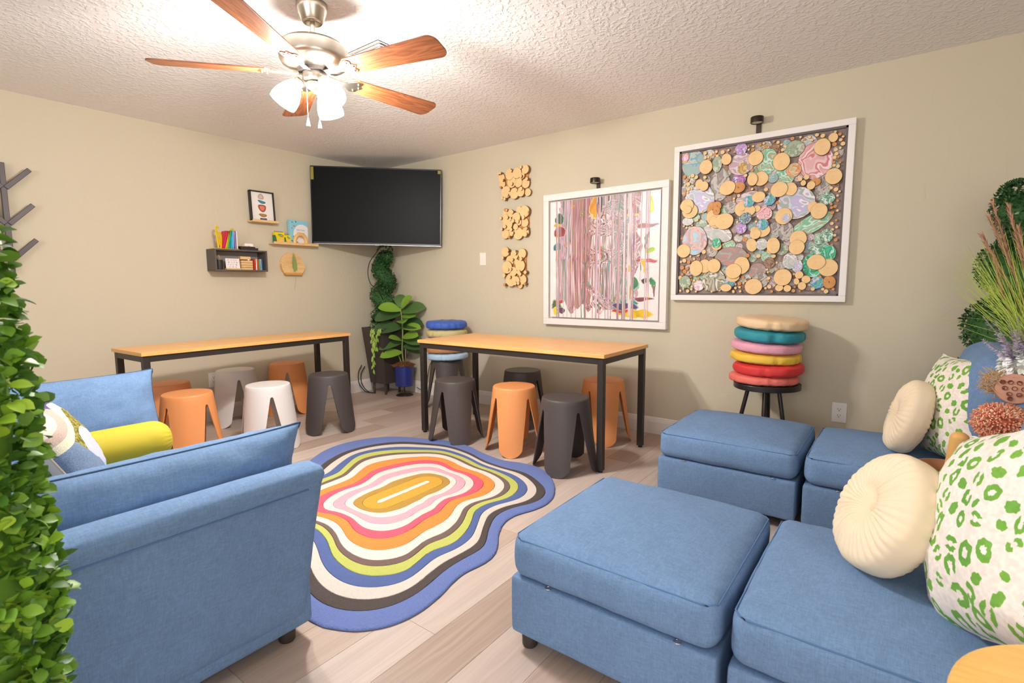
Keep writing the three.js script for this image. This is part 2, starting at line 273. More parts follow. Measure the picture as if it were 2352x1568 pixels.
// ---------------------------------------------------------------- ceiling fan
{
  const nickel = mat(0xc9c1b4, 0.28, { metalness: 1 }), darkMetal = mat(0x4a4440, 0.4, { metalness: 0.8 });
  const fan = thing('ceiling_fan', 'brushed nickel ceiling fan with five cherry wood blades and glowing glass shades', 'ceiling fan', [2.516, RH, 2.379]);
  part(fan, 'canopy', lathe([[0, 0], [0.068, 0], [0.069, -0.012], [0.066, -0.03], [0.052, -0.062], [0.048, -0.074], [0.042, -0.082], [0.03, -0.084], [0.026, -0.076], [0, -0.07]]), nickel);
  part(fan, 'downrod', cyl(0.0125, 0.0125, 0.1, 24, 0, -0.125, 0), nickel);
  part(fan, 'motor_housing', lathe([[0, -0.16], [0.05, -0.16], [0.09, -0.168], [0.135, -0.178], [0.15, -0.19], [0.152, -0.2], [0.152, -0.238], [0.148, -0.243], [0.15, -0.249], [0.14, -0.266], [0.11, -0.282], [0.08, -0.288], [0, -0.288]], 64), nickel);
  part(fan, 'flywheel', cyl(0.075, 0.07, 0.014, 40, 0, -0.295, 0), darkMetal);
  part(fan, 'switch_housing', lathe([[0, -0.3], [0.05, -0.3], [0.055, -0.305], [0.055, -0.332], [0.05, -0.338], [0.042, -0.341], [0, -0.343]]), nickel);
  part(fan, 'light_fitter', lathe([[0, -0.34], [0.034, -0.342], [0.042, -0.35], [0.04, -0.364], [0.026, -0.374], [0.01, -0.38], [0.008, -0.39], [0, -0.394]]), nickel);
  const bladeShape = []; const L0 = 0.185, L1 = 0.69;
  { const w0 = 0.052, w1 = 0.071, c = 0.045; bladeShape.push([L0, -w0 + 0.02], [L0 + 0.02, -w0]); bladeShape.push([L1 - c, -w1]); for (let i = 1; i <= 8; i++) { const a = -PI / 2 + i / 8 * PI / 2; bladeShape.push([L1 - c + c * Math.cos(a) * 0.9, -w1 + c + c * Math.sin(a)]); } for (let i = 0; i <= 8; i++) { const a = i / 8 * PI / 2; bladeShape.push([L1 - c + c * Math.cos(a) * 0.9, w1 - c + c * Math.sin(a)]); } bladeShape.push([L0 + 0.02, w0], [L0, w0 - 0.02]); }
  const bg = shapeGeo(bladeShape, 0.006, 0.0012), bm = mat(0xffffff, 0.38, { map: T.cherry });
  const iron = merged([shapeGeo([[0.066, -0.017], [0.12, -0.012], [0.16, -0.02], [0.195, -0.046], [0.222, -0.043], [0.232, -0.03], [0.226, -0.016], [0.246, 0], [0.226, 0.016], [0.232, 0.03], [0.222, 0.043], [0.195, 0.046], [0.16, 0.02], [0.12, 0.012], [0.066, 0.017]], 0.005, 0.0015), cyl(0.005, 0.005, 0.004, 12).rotateX(PI / 2).translate(0.212, 0.028, 0.006), cyl(0.005, 0.005, 0.004, 12).rotateX(PI / 2).translate(0.212, -0.028, 0.006), cyl(0.005, 0.005, 0.004, 12).rotateX(PI / 2).translate(0.228, 0, 0.006)].map((g) => (g.index ? g.toNonIndexed() : g)));
  for (const deg of [-157, -85, -13, 59, 131]) {
    const b = part(fan, 'blade', bg, bm); b.position.y = -0.3; b.rotation.order = 'YXZ'; b.rotation.set(PI / 2 - 0.2, -deg * PI / 180, 0, 'YXZ');
    part(b, 'blade_iron', iron, nickel, [0, 0, 0.0062]);
  }
  // three bell shades on short arms
  const R = [0.797, -0.604], F = [-0.604, -0.797], shadeMat = phys(0xffffff, 0.5, { emissive: WARM, emissiveIntensity: 5 });
  const bell = lathe([[0.012, 0], [0.022, 0.002], [0.03, 0.012], [0.046, 0.04], [0.058, 0.075], [0.061, 0.1], [0.059, 0.118], [0.055, 0.118], [0.055, 0.1], [0.04, 0.04], [0.02, 0.008]], 40);
  for (const d of [200, 80, -40]) {
    const a = d * PI / 180, ux = Math.cos(a) * R[0] + Math.sin(a) * F[0], uz = Math.cos(a) * R[1] + Math.sin(a) * F[1];
    const arm = part(fan, 'lamp_arm', merged([tube([[ux * 0.03, -0.35, uz * 0.03], [ux * 0.055, -0.342, uz * 0.055], [ux * 0.072, -0.343, uz * 0.072]], 0.008, 10), at(lathe([[0, 0.03], [0.018, 0.03], [0.024, 0.02], [0.024, 0], [0, 0]], 24), 0, 0, 0).applyMatrix4(new THREE.Matrix4().compose(V(ux * 0.08, -0.362, uz * 0.08), new THREE.Quaternion().setFromUnitVectors(V(0, -1, 0), V(ux * 0.55, -0.83, uz * 0.55).normalize()), V(1, 1, 1)))]), nickel);
    const s = part(fan, 'glass_shade', bell, shadeMat, [ux * 0.08, -0.35, uz * 0.08]); s.quaternion.setFromUnitVectors(V(0, 1, 0), V(ux * 0.55, -0.83, uz * 0.55).normalize());
    part(s, 'bulb', at(new THREE.SphereGeometry(0.028, 20, 14), 0, 0.07, 0), mat(0xffffff, 0.5, { emissive: WARM, emissiveIntensity: 6 }));
    const l = new THREE.PointLight(WARM, FAN_BULB, 0, 2); l.position.set(ux * 0.118, -0.408, uz * 0.118); l.castShadow = true; l.shadow.radius = 2.2; fan.add(l);
    const sp = new THREE.SpotLight(WARM, FAN_SPOT, 0, 1.27, 0.9, 2); sp.position.copy(l.position).add(V(ux * 0.03, -0.045, uz * 0.03)); sp.target.position.set(ux * 0.9, -1.6, uz * 0.9); sp.castShadow = true; sp.shadow.radius = 2.2; fan.add(sp); sp.target.name = 'lamp_aim'; fan.add(sp.target);
  }
  for (const [x, z, y] of [[-0.022, 0.03, -0.5], [0.034, 0.006, -0.515]]) {
    const c = part(fan, 'pull_chain', cyl(0.0015, 0.0015, Math.abs(y) - 0.36, 8, x, (y - 0.36) / 2, z), nickel);
    part(c, 'chain_fob', at(lathe([[0, 0.04], [0.002, 0.04], [0.008, 0.012], [0.0085, 0.002], [0.006, 0], [0, 0]], 16), x, y - 0.04, z), whitePlastic);
  }
}
{ // square louvred ceiling vent
  const v = thing('ceiling_vent', 'square white louvred air vent in the ceiling behind the fan', 'vent', [2.35, RH, 1.845]);
  part(v, 'flange', merged([box(0.36, 0.008, 0.035, 0, -0.004, 0.1625), box(0.36, 0.008, 0.035, 0, -0.004, -0.1625), box(0.035, 0.008, 0.29, 0.1625, -0.004, 0), box(0.035, 0.008, 0.29, -0.1625, -0.004, 0)]), trimMat);
  part(v, 'duct_back', box(0.29, 0.002, 0.29, 0, -0.0015, 0), mat(0x8c8580, 0.8));
  for (let i = 0; i < 5; i++) for (let k = 0; k < 4; k++) { const h = 0.135 - i * 0.026, s = part(v, 'louvre', box(2 * h, 0.002, 0.017, 0, 0, 0), trimMat); s.position.set([0, h, 0, -h][k], -0.009, [h, 0, -h, 0][k]); s.rotation.order = 'YXZ'; s.rotation.set(0.55, [0, PI / 2, PI, -PI / 2][k], 0, 'YXZ'); }
}
// ---------------------------------------------------------------- two long tables
const blackSteel = mat(0x39332f, 0.42, { metalness: 0.35 }), oakMat = mat(0xffffff, 0.33, { map: T.oak });
function makeTable(label, L, W, h, pos, turn) {
  const t = thing('long_table', label, 'table', pos, turn), f = 0.04;
  part(t, 'table_top', rbox(L, 0.024, W, 0.003, 0, h - 0.012, 0), oakMat);
  const x = L / 2 - 0.012 - f / 2, z = W / 2 - 0.012 - f / 2;
  for (const s of [-1, 1]) { part(t, 'rail', rbox(L - 0.024 - 2 * f, f, f * 0.8, 0.003, 0, h - 0.024 - f / 2, s * (z + f * 0.1)), blackSteel); part(t, 'rail', rbox(f * 0.8, f, W - 0.024 - 2 * f, 0.003, s * (x + f * 0.1), h - 0.024 - f / 2, 0), blackSteel); }
  for (const sx of [-1, 1]) for (const sz of [-1, 1]) { const l = part(t, 'leg', rbox(f, h - 0.024 - 0.014, f, 0.003, sx * x, (h - 0.024 + 0.014) / 2, sz * z), blackSteel); part(l, 'foot_cap', cyl(0.016, 0.014, 0.016, 20, sx * x, 0.008, sz * z), mat(0x1d1a18, 0.6)); }
  return t;
}
makeTable('oak topped long table with black steel frame under the drip painting', 1.61, 0.69, 0.742, [2.53, 0, 0.715], 0.012);
makeTable('narrow oak topped long table with black steel frame along the left wall', 1.6, 0.48, 0.752, [0.69, 0, 1.89], PI / 2 + 0.05);

// ---------------------------------------------------------------- moulded four-legged stools
const SH = 0.463, stoolR = (y) => lerp(0.212, 0.149, Math.pow(clamp(y / SH, 0, 1), 0.85));
const seatGeo = (() => { const o = [[0, SH - 0.004], [0.1, SH - 0.004], [0.135, SH - 0.0015], [0.143, SH - 0.002], [0.1475, SH - 0.006], [0.1495, SH - 0.013]]; for (let i = 1; i <= 8; i++) { const y = lerp(SH - 0.02, 0.392, i / 8); o.push([stoolR(y), y]); } o.push([stoolR(0.3914), 0.3914], [stoolR(0.3914) - 0.006, 0.3914]); for (let i = 8; i >= 1; i--) { const y = lerp(SH - 0.02, 0.392, i / 8); o.push([stoolR(y) - 0.006, y]); } o.push([0.138, SH - 0.012], [0, SH - 0.012]); return lathe(o, 72); })();
const legGeo = (() => {
  const y1 = 0.4, ap = 0.392, half = (y) => {
    const r = stoolR(y), d = ap - y; let w = PI / 4 * r;
    if (d > 0) { const s = d < 0.012 ? Math.sqrt(Math.max(0, 1 - ((d - 0.012) / 0.012) ** 2)) * 0.011 : 0.011 + (d - 0.012) * 0.2; w -= s; }
    if (y < 0.12) w = Math.min(w, 0.098 * Math.pow(Math.max(1e-4, 1 - ((0.12 - y) / 0.12) ** 2.4), 0.5));
    return w;
  };
  const ys = (v) => { const s = 1 - v; return s < 0.7 ? lerp(0, 0.3, Math.pow(s / 0.7, 1.25)) : lerp(0.3, y1, (s - 0.7) / 0.3); };
  return sheet((u, v) => { const y = ys(v), r = stoolR(y), a = (u * 2 - 1) * half(y) / r; return V(r * Math.sin(a), y, r * Math.cos(a)); }, 14, 40, 0.0065, -1);
})();
const stoolMats = { dark: mat(0x4a4342, 0.5), orange: mat(0xea9a5e, 0.5), white: mat(0xe3ddda, 0.5) };
function makeStool(kind, label, x, z, deg) {
  const s = thing('moulded_stool', label, 'stool', [x, 0, z], deg * PI / 180);
  part(s, 'seat', seatGeo, stoolMats[kind]);
  for (let k = 0; k < 4; k++) part(s, 'leg', legGeo, stoolMats[kind], null, [0, k * PI / 2, 0]);
  return s;
}
makeStool('dark', 'charcoal moulded stool at the left end of the table under the drip painting', 2.09, 1.03, 52);
makeStool('orange', 'orange moulded stool between two charcoal stools by the wavy rug', 2.6, 0.968, 29);
makeStool('dark', 'charcoal moulded stool nearest the camera, beside the front table leg', 3.085, 1.075, 16);
makeStool('dark', 'charcoal moulded stool behind the orange one, against the picture wall', 2.25, 0.385, 40);
makeStool('orange', 'orange moulded stool in the table shade at the right end, by the baseboard', 2.995, 0.38, 32);
makeStool('dark', 'charcoal moulded stool carrying the stack topped by a blue cushion', 1.285, 0.29, 42);
makeStool('orange', 'bright orange moulded stool behind the sofa, near end of the left table', 0.977, 2.438, 66);
makeStool('orange', 'shaded orange moulded stool mostly hidden behind the bright orange stool', 0.46, 2.38, 40);
makeStool('white', 'brightly lit white moulded stool in front of the left table', 1.118, 1.961, 25);
makeStool('white', 'shaded white moulded stool under the left table near the wall outlet', 0.235, 1.78, 28);
makeStool('orange', 'shaded orange moulded stool under the left table behind the white stool', 0.225, 1.31, 15);
makeStool('dark', 'charcoal moulded stool at the corner end of the left table', 1.08, 1.441, 14);

// ---------------------------------------------------------------- television across the corner
{
  const tv = thing('television', 'large black flat television mounted across the room corner', 'television', [0.535, 1.943, 0.47], 0.7016);
  const w = 1.27, h = 0.744, inner = new THREE.Group(); tv.rotation.order = 'YXZ'; tv.rotation.set(0.03, 0.7016, -0.026, 'YXZ');
  part(tv, 'casing', rbox(w, h, 0.03, 0.006, 0, 0, -0.018), mat(0x131213, 0.4));
  part(tv, 'bezel', merged([box(w - 0.004, 0.008, 0.006, 0, h / 2 - 0.005, -0.001), box(w - 0.004, 0.014, 0.006, 0, -h / 2 + 0.008, -0.001), box(0.008, h - 0.01, 0.006, -w / 2 + 0.005, 0, -0.001), box(0.008, h - 0.01, 0.006, w / 2 - 0.005, 0, -0.001)]), mat(0x0b0b0c, 0.3));
  part(tv, 'trim_edge', box(w, 0.003, 0.012, 0, -h / 2 - 0.0015, -0.006), mat(0xb9b6b4, 0.3, { metalness: 1 }));
  part(tv, 'screen', box(w - 0.02, h - 0.03, 0.002, 0, 0.003, -0.0015), phys(0x0b0b0c, 0.42, { specularIntensity: 0.25 }));
  part(tv, 'rear_housing', rbox(0.7, 0.42, 0.05, 0.012, 0, -0.08, -0.055), mat(0x161516, 0.6));
  part(tv, 'sensor_bar', rbox(0.05, 0.012, 0.012, 0.003, 0, -h / 2 - 0.008, -0.008), mat(0x1a1a1c, 0.2));
  const tape = mat(0x8f8a1c, 0.5);
  part(tv, 'corner_tape', box(0.028, 0.12, 0.002, -w / 2 + 0.02, h / 2 - 0.072, 0.003), tape, null, null, 'yellow green film strip on the upper left corner');
  part(tv, 'corner_tape', box(0.028, 0.03, 0.002, w / 2 - 0.02, h / 2 - 0.028, 0.003), tape, null, null, 'small yellow green film strip on the upper right corner');
  part(tv, 'wall_bracket', merged([rbox(0.3, 0.3, 0.02, 0.004, 0, 0, -0.09), rbox(0.06, 0.06, 0.32, 0.004, 0, 0, -0.25)]), blackSteel);
}
solo('television_cable', 'thin black cable looping down from the television beside the spiral topiary', 'cable', tube([[0.5, 1.585, 0.38], [0.42, 1.5, 0.4], [0.33, 1.4, 0.42], [0.3, 1.28, 0.42], [0.33, 1.18, 0.41], [0.38, 1.12, 0.36], [0.36, 1.0, 0.28], [0.33, 0.78, 0.2]], 0.004, 60), mat(0x1c1917, 0.5));
// ---------------------------------------------------------------- pictures on the back wall
const frameWhite = mat(0xf4eeea, 0.5);
// slices: [x, y, half width, half height, colour] about the picture's centre, in metres
const SLICE_PAINTED=[[-.417,.419,.076,.084,"teal"],[-.482,.468,.035,.036,"orange"],[-.473,.465,.023,.022,"pink"],[-.25,.391,.03,.052,"sage"],[-.228,.251,.059,.104,"grey"],[-.364,.166,.097,.093,"lav"],[-.092,.369,.076,.067,"lilac"],[-.097,.467,.036,.036,"purple"],[.101,.422,.038,.04,"brown"],[.066,.363,.061,.077,"mint"],[.222,.418,.054,.047,"sage"],[.22,.395,.022,.025,"sage"],[.343,.33,.089,.105,"red"],[.175,.259,.059,.056,"mint"],[.225,.288,.04,.04,"orange"],[.108,.252,.029,.029,"teal"],[.103,.289,.03,.029,"white"],[-.104,.272,.041,.038,"magenta"],[-.083,.342,.028,.033,"gold"],[.249,.08,.1,.092,"lav"],[-.025,.098,.098,.08,"lilac"],[.393,.154,.041,.039,"grey"],[.417,.09,.041,.035,"green"],[.065,.028,.045,.041,"red"],[.341,-.059,.117,.048,"mint"],[.428,-.136,.033,.039,"green"],[.199,-.097,.041,.057,"grey"],[-.386,-.122,.081,.095,"pinkblue"],[-.347,-.084,.036,.04,"teal"],[-.233,-.078,.098,.053,"white"],[.391,-.212,.055,.044,"green"],[.441,-.246,.041,.047,"emerald"],[.368,-.315,.063,.072,"emerald"],[-.134,-.244,.099,.061,"brick"],[-.248,-.404,.073,.076,"olive"],[-.446,-.416,.039,.042,"sage"],[-.349,-.442,.036,.035,"pinkwhite"],[.037,-.348,.051,.051,"brick"],[.06,-.408,.047,.047,"grey"],[.275,-.32,.029,.037,"lav"],[.23,-.286,.04,.049,"white"],[.391,-.427,.038,.036,"blue"],[.109,-.295,.031,.034,"brown"],[-.135,-.419,.034,.035,"blue"],[-.441,.017,.037,.027,"white"],[-.146,.089,.037,.039,"grey"],[-.263,-.204,.035,.036,"grey"],[-.075,-.054,.032,.038,"purple"],[.131,-.085,.038,.05,"grey"],[.209,.159,.037,.032,"grey"]];
const SLICE_WOOD=[[.457,-.424,.033,.038],[-.323,.38,.042,.046],[-.186,.411,.031,.036],[-.003,.394,.044,.045],[.154,.348,.047,.053],[.379,.403,.042,.048],[.433,.451,.024,.026],[.447,.219,.043,.046],[-.015,.257,.03,.04],[.035,.257,.043,.044],[-.006,.247,.019,.021],[-.172,.219,.051,.044],[-.143,.216,.026,.028],[.216,.169,.034,.04],[.149,.173,.048,.046],[.176,.163,.027,.031],[-.363,.267,.027,.033],[-.331,.25,.03,.031],[-.426,.088,.053,.049],[-.447,.128,.046,.043],[-.44,.098,.027,.027],[-.265,.082,.039,.053],[-.235,.105,.026,.03],[-.238,.071,.024,.026],[-.267,.03,.039,.048],[-.236,.001,.051,.044],[-.255,.003,.026,.031],[-.064,.072,.055,.051],[-.023,.056,.032,.034],[.029,.138,.039,.033],[.02,.065,.02,.02],[-.07,.075,.016,.017],[.381,.016,.043,.047],[.345,.045,.028,.033],[.183,.001,.048,.05],[-.185,-.003,.059,.052],[-.462,-.192,.046,.046],[.273,-.146,.047,.048],[.268,-.202,.043,.044],[.271,-.16,.024,.026],[-.002,-.173,.032,.042],[.131,-.183,.038,.05],[.113,-.212,.021,.023],[.061,-.08,.045,.042],[.019,-.102,.032,.032],[.006,-.076,.02,.021],[-.366,-.319,.043,.053],[-.242,-.305,.043,.046],[-.308,-.306,.044,.045],[-.061,-.307,.049,.056],[-.111,-.345,.05,.048],[-.114,-.384,.04,.033],[.02,-.45,.052,.05],[.196,-.391,.051,.051],[.446,-.335,.051,.051],[.381,-.299,.049,.045],[-.155,-.458,.034,.025],[-.23,-.17,.031,.026],[.35,.194,.031,.023],[.33,.177,.022,.024],[-.102,.215,.041,.034],[.286,.198,.014,.017],[.267,.224,.012,.014],[.289,-.377,.023,.023],[.33,-.406,.024,.023],[.31,-.447,.022,.024],[.276,-.418,.015,.02],[.178,-.459,.023,.021],[.227,-.463,.021,.021]];
const SLICE_PAINTED_TOP=[[-.029,.115,.038,.036,"blue"],[.096,.111,.037,.034,"blue"],[-.049,.006,.042,.038,"navy"],[.06,-.042,.036,.037,"blue"],[.199,-.012,.024,.029,"lav"],[.061,-.172,.037,.038,"white"],[-.177,.005,.034,.039,"lime"],[-.232,-.148,.031,.033,"emerald"]];
const PLAQUE_A=[[-.161,.073,.033],[-.148,.016,.03],[-.061,.091,.043],[.023,.092,.042],[.115,.11,.034],[.11,-.007,.037],[.033,.01,.037],[-.103,-.06,.047],[-.008,-.082,.043],[.066,-.079,.035],[.134,-.086,.029],[-.042,.019,.043],[.077,.062,.024],[-.178,.11,.009],[-.155,.111,.009],[-.046,.124,.011],[-.031,.114,.009],[.077,.131,.011],[.139,.024,.011],[-.032,.002,.012],[.076,-.053,.014],[.022,-.058,.011],[-.057,-.049,.011],[-.128,.045,.009],[-.154,-.015,.009],[-.139,-.111,.011],[-.112,-.122,.011],[-.078,-.09,.009],[.077,.054,.011]];
const PLAQUE_B=[[-.115,.096,.036],[-.064,.092,.032],[-.12,.049,.036],[-.09,-.001,.048],[.1,.093,.046],[.094,.0,.035],[-.121,-.087,.038],[.104,-.086,.035],[.041,.114,.027],[.011,.05,.039],[-.06,-.075,.032],[.025,-.092,.047],[.036,.005,.023],[.001,-.032,.024],[-.109,.127,.01],[-.094,.122,.009],[-.029,.098,.013],[.138,.086,.009],[.092,.043,.014],[-.159,.056,.011],[-.019,.021,.014],[.029,.012,.013],[-.084,.054,.011],[-.049,.039,.011],[-.111,-.024,.013],[-.045,-.054,.013],[-.025,-.085,.011],[.123,-.106,.012],[.128,-.056,.011],[-.147,-.045,.01],[-.065,-.118,.01]];
const PLAQUE_C=[[-.128,.137,.039],[-.021,.105,.038],[.069,.113,.038],[.049,.007,.046],[-.098,-.005,.05],[-.072,.059,.04],[.068,-.117,.04],[-.058,-.119,.053],[-.027,-.043,.036],[.008,-.124,.032],[.043,-.172,.02],[.004,.04,.024],[-.084,.148,.011],[-.077,.115,.01],[.004,.116,.011],[-.0,.136,.008],[-.139,.081,.011],[-.031,.061,.011],[.069,.066,.013],[-.127,-.078,.015],[-.058,-.095,.011],[-.083,-.026,.011],[-.047,-.023,.01],[.113,-.054,.013],[.039,-.052,.016],[.058,-.069,.013],[.003,-.152,.014],[.038,-.152,.011],[-.12,-.164,.01],[.107,-.157,.01]];
const barkMat = mat(0x8a6340, 0.85);
T.slice = tex(256, 256, (u, v) => { const x = u - 0.5, y = v - 0.5, r = Math.hypot(x, y), w = fb(u, v, 5, 5, 131, 3), ring = 0.5 + 0.5 * Math.sin((r * 46 + w * 5) * PI), c = mix3([250, 214, 158], [232, 184, 122], 0.35 * ring + 0.5 * (w - 0.3)); return r < 0.012 ? [120, 76, 44] : r > 0.47 ? mix3(c, [150, 100, 62], 0.7) : c; });
T.sliceDark = tex(256, 256, (u, v) => { const x = u - 0.5, y = v - 0.5, r = Math.hypot(x, y), w = fb(u, v, 5, 5, 137, 3), ring = 0.5 + 0.5 * Math.sin((r * 40 + w * 7) * PI), c = mix3([232, 170, 100], [180, 108, 58], 0.45 * ring + 0.6 * (w - 0.3)); return r < 0.05 ? [110, 64, 36] : c; });
const sliceMat = mat(0xffffff, 0.6, { map: T.slice }), sliceDarkMat = mat(0xffffff, 0.6, { map: T.sliceDark });
function marbleTex(cols, seed) {
  const C = cols.map(hex3);
  return tex(160, 160, (u, v) => {
    const a = fb(u, v, 2, 2, seed, 3) - 0.5, b = fb(u, v, 2, 2, seed + 7, 3) - 0.5, s = fb(u + a * 0.5, v + b * 0.7, 2, 3, seed + 13, 3), n = ((s * 2.6 + a * 1.3) % 1 + 1) % 1 * C.length, i = Math.floor(n) % C.length, f = sstep(n - Math.floor(n), 0.35, 0.65);
    return mix3(C[i], C[(i + 1) % C.length], f);
  });
}
const PAINT = { teal: [0x8fb5b0, 0xa6b0ac, 0x6fa6bb, 0xb9c9bd, 0xc3a9a5], orange: [0xe8a878, 0xd98c5f, 0xf0c8a4, 0xbcc894], pink: [0xe7a8cf, 0xd78fc0, 0xf3d5e3], sage: [0xaab79c, 0x93a88b, 0xc6cfb8, 0xb7a99a], grey: [0xa59a93, 0x8d8782, 0xb9b8ae, 0xc9beb8, 0x8a7a74], lav: [0xc9b5dd, 0xb4bfd4, 0xd9cfe2, 0xa8b4ad, 0xf0ebf0], lilac: [0xc5a9a4, 0xd8c6c8, 0xb69a93, 0xe2d6da, 0xc6a3b5], purple: [0xa98bd0, 0xd9cbea, 0x8c6fb5, 0xcf9cc9], brown: [0x8d6650, 0xa5816b, 0x72523f, 0xc08a63], mint: [0xa6d8b8, 0x7fbf98, 0xd5eada, 0x98b89c, 0xc99f72], red: [0xe3a0a0, 0xf6e3e5, 0xd97f80, 0xf0c9cc, 0xe9b2b6], white: [0xefeae8, 0xcfcac6, 0xb7c4bd, 0xddc9c9, 0xa9a39c], magenta: [0xd675b7, 0x8d73b4, 0xe9e4ef, 0x6c5a94], gold: [0xcfa752, 0xb98a45, 0xdcc07a], green: [0x7fb597, 0xdfe9e1, 0x5d9a7d, 0xb5b8ae, 0x4d7a66], emerald: [0x2fb887, 0x1f9c71, 0xb9ead6, 0x54c9a0, 0x23875f], pinkblue: [0xd9a5a6, 0xa9d3e6, 0xc4b5b9, 0xe8b7a9, 0xb09fa8], brick: [0xb08b82, 0x9d9690, 0xc58c7e, 0xa7aba6], olive: [0x9a927b, 0xe6e3d6, 0x7f7967, 0xc2bda8], pinkwhite: [0xf1d9de, 0xe4b7c4, 0xf7eff0], blue: [0x3f8fb8, 0x79c2d4, 0x35769b, 0xd9c4ec, 0x63b79d], navy: [0x5c6f8f, 0xd8e0e8, 0x44546f, 0x8fae9f], lime: [0x9fd996, 0x7cc07a, 0xc3e8b4] };
const paintMats = {}; Object.keys(PAINT).forEach((k, i) => { paintMats[k] = mat(0xffffff, 0.38, { map: marbleTex(PAINT[k], 201 + i * 29) }); });
// slice blanks: irregular discs of unit radius, cap towards +z, bark side
const blanks = Array.from({ length: 6 }, (_, k) => {
  const n = 22, rr = (i) => 1 + (k === 0 ? 0.02 : 0.05) * N.noise(Math.cos(i / n * 2 * PI) * 1.3 + k * 4.7, Math.sin(i / n * 2 * PI) * 1.3, k), pos = [], uv = [], P = (i, z, s = 1) => [s * rr(i % n) * Math.cos(i / n * 2 * PI), s * rr(i % n) * Math.sin(i / n * 2 * PI), z];
  const tri = (...q) => q.forEach((p) => { pos.push(...p); uv.push(0.5 + p[0] * 0.48, 0.5 + p[1] * 0.48); });
  for (let i = 0; i < n; i++) { tri([0, 0, 1], P(i, 1, 0.975), P(i + 1, 1, 0.975)); }
  const caps = pos.length / 3;
  for (let i = 0; i < n; i++) { tri(P(i, 1, 0.975), P(i, 0.9), P(i + 1, 0.9)); tri(P(i, 1, 0.975), P(i + 1, 0.9), P(i + 1, 1, 0.975)); tri(P(i, 0.9), P(i, 0), P(i + 1, 0)); tri(P(i, 0.9), P(i + 1, 0), P(i + 1, 0.9)); }
  const g = new THREE.BufferGeometry(); g.setAttribute('position', new THREE.Float32BufferAttribute(pos, 3)); g.setAttribute('uv', new THREE.Float32BufferAttribute(uv, 2)); g.addGroup(0, caps, 0); g.addGroup(caps, pos.length / 3 - caps, 1); g.computeVertexNormals(); return g;
});
function slice(parent, x, y, rx, ry, z, t, face, k, turn, name = 'wood_slice') { const o = part(parent, name, blanks[k % 6], [face, barkMat], [x, y, z]); o.scale.set(rx, ry, t); o.rotation.z = turn; return o; }
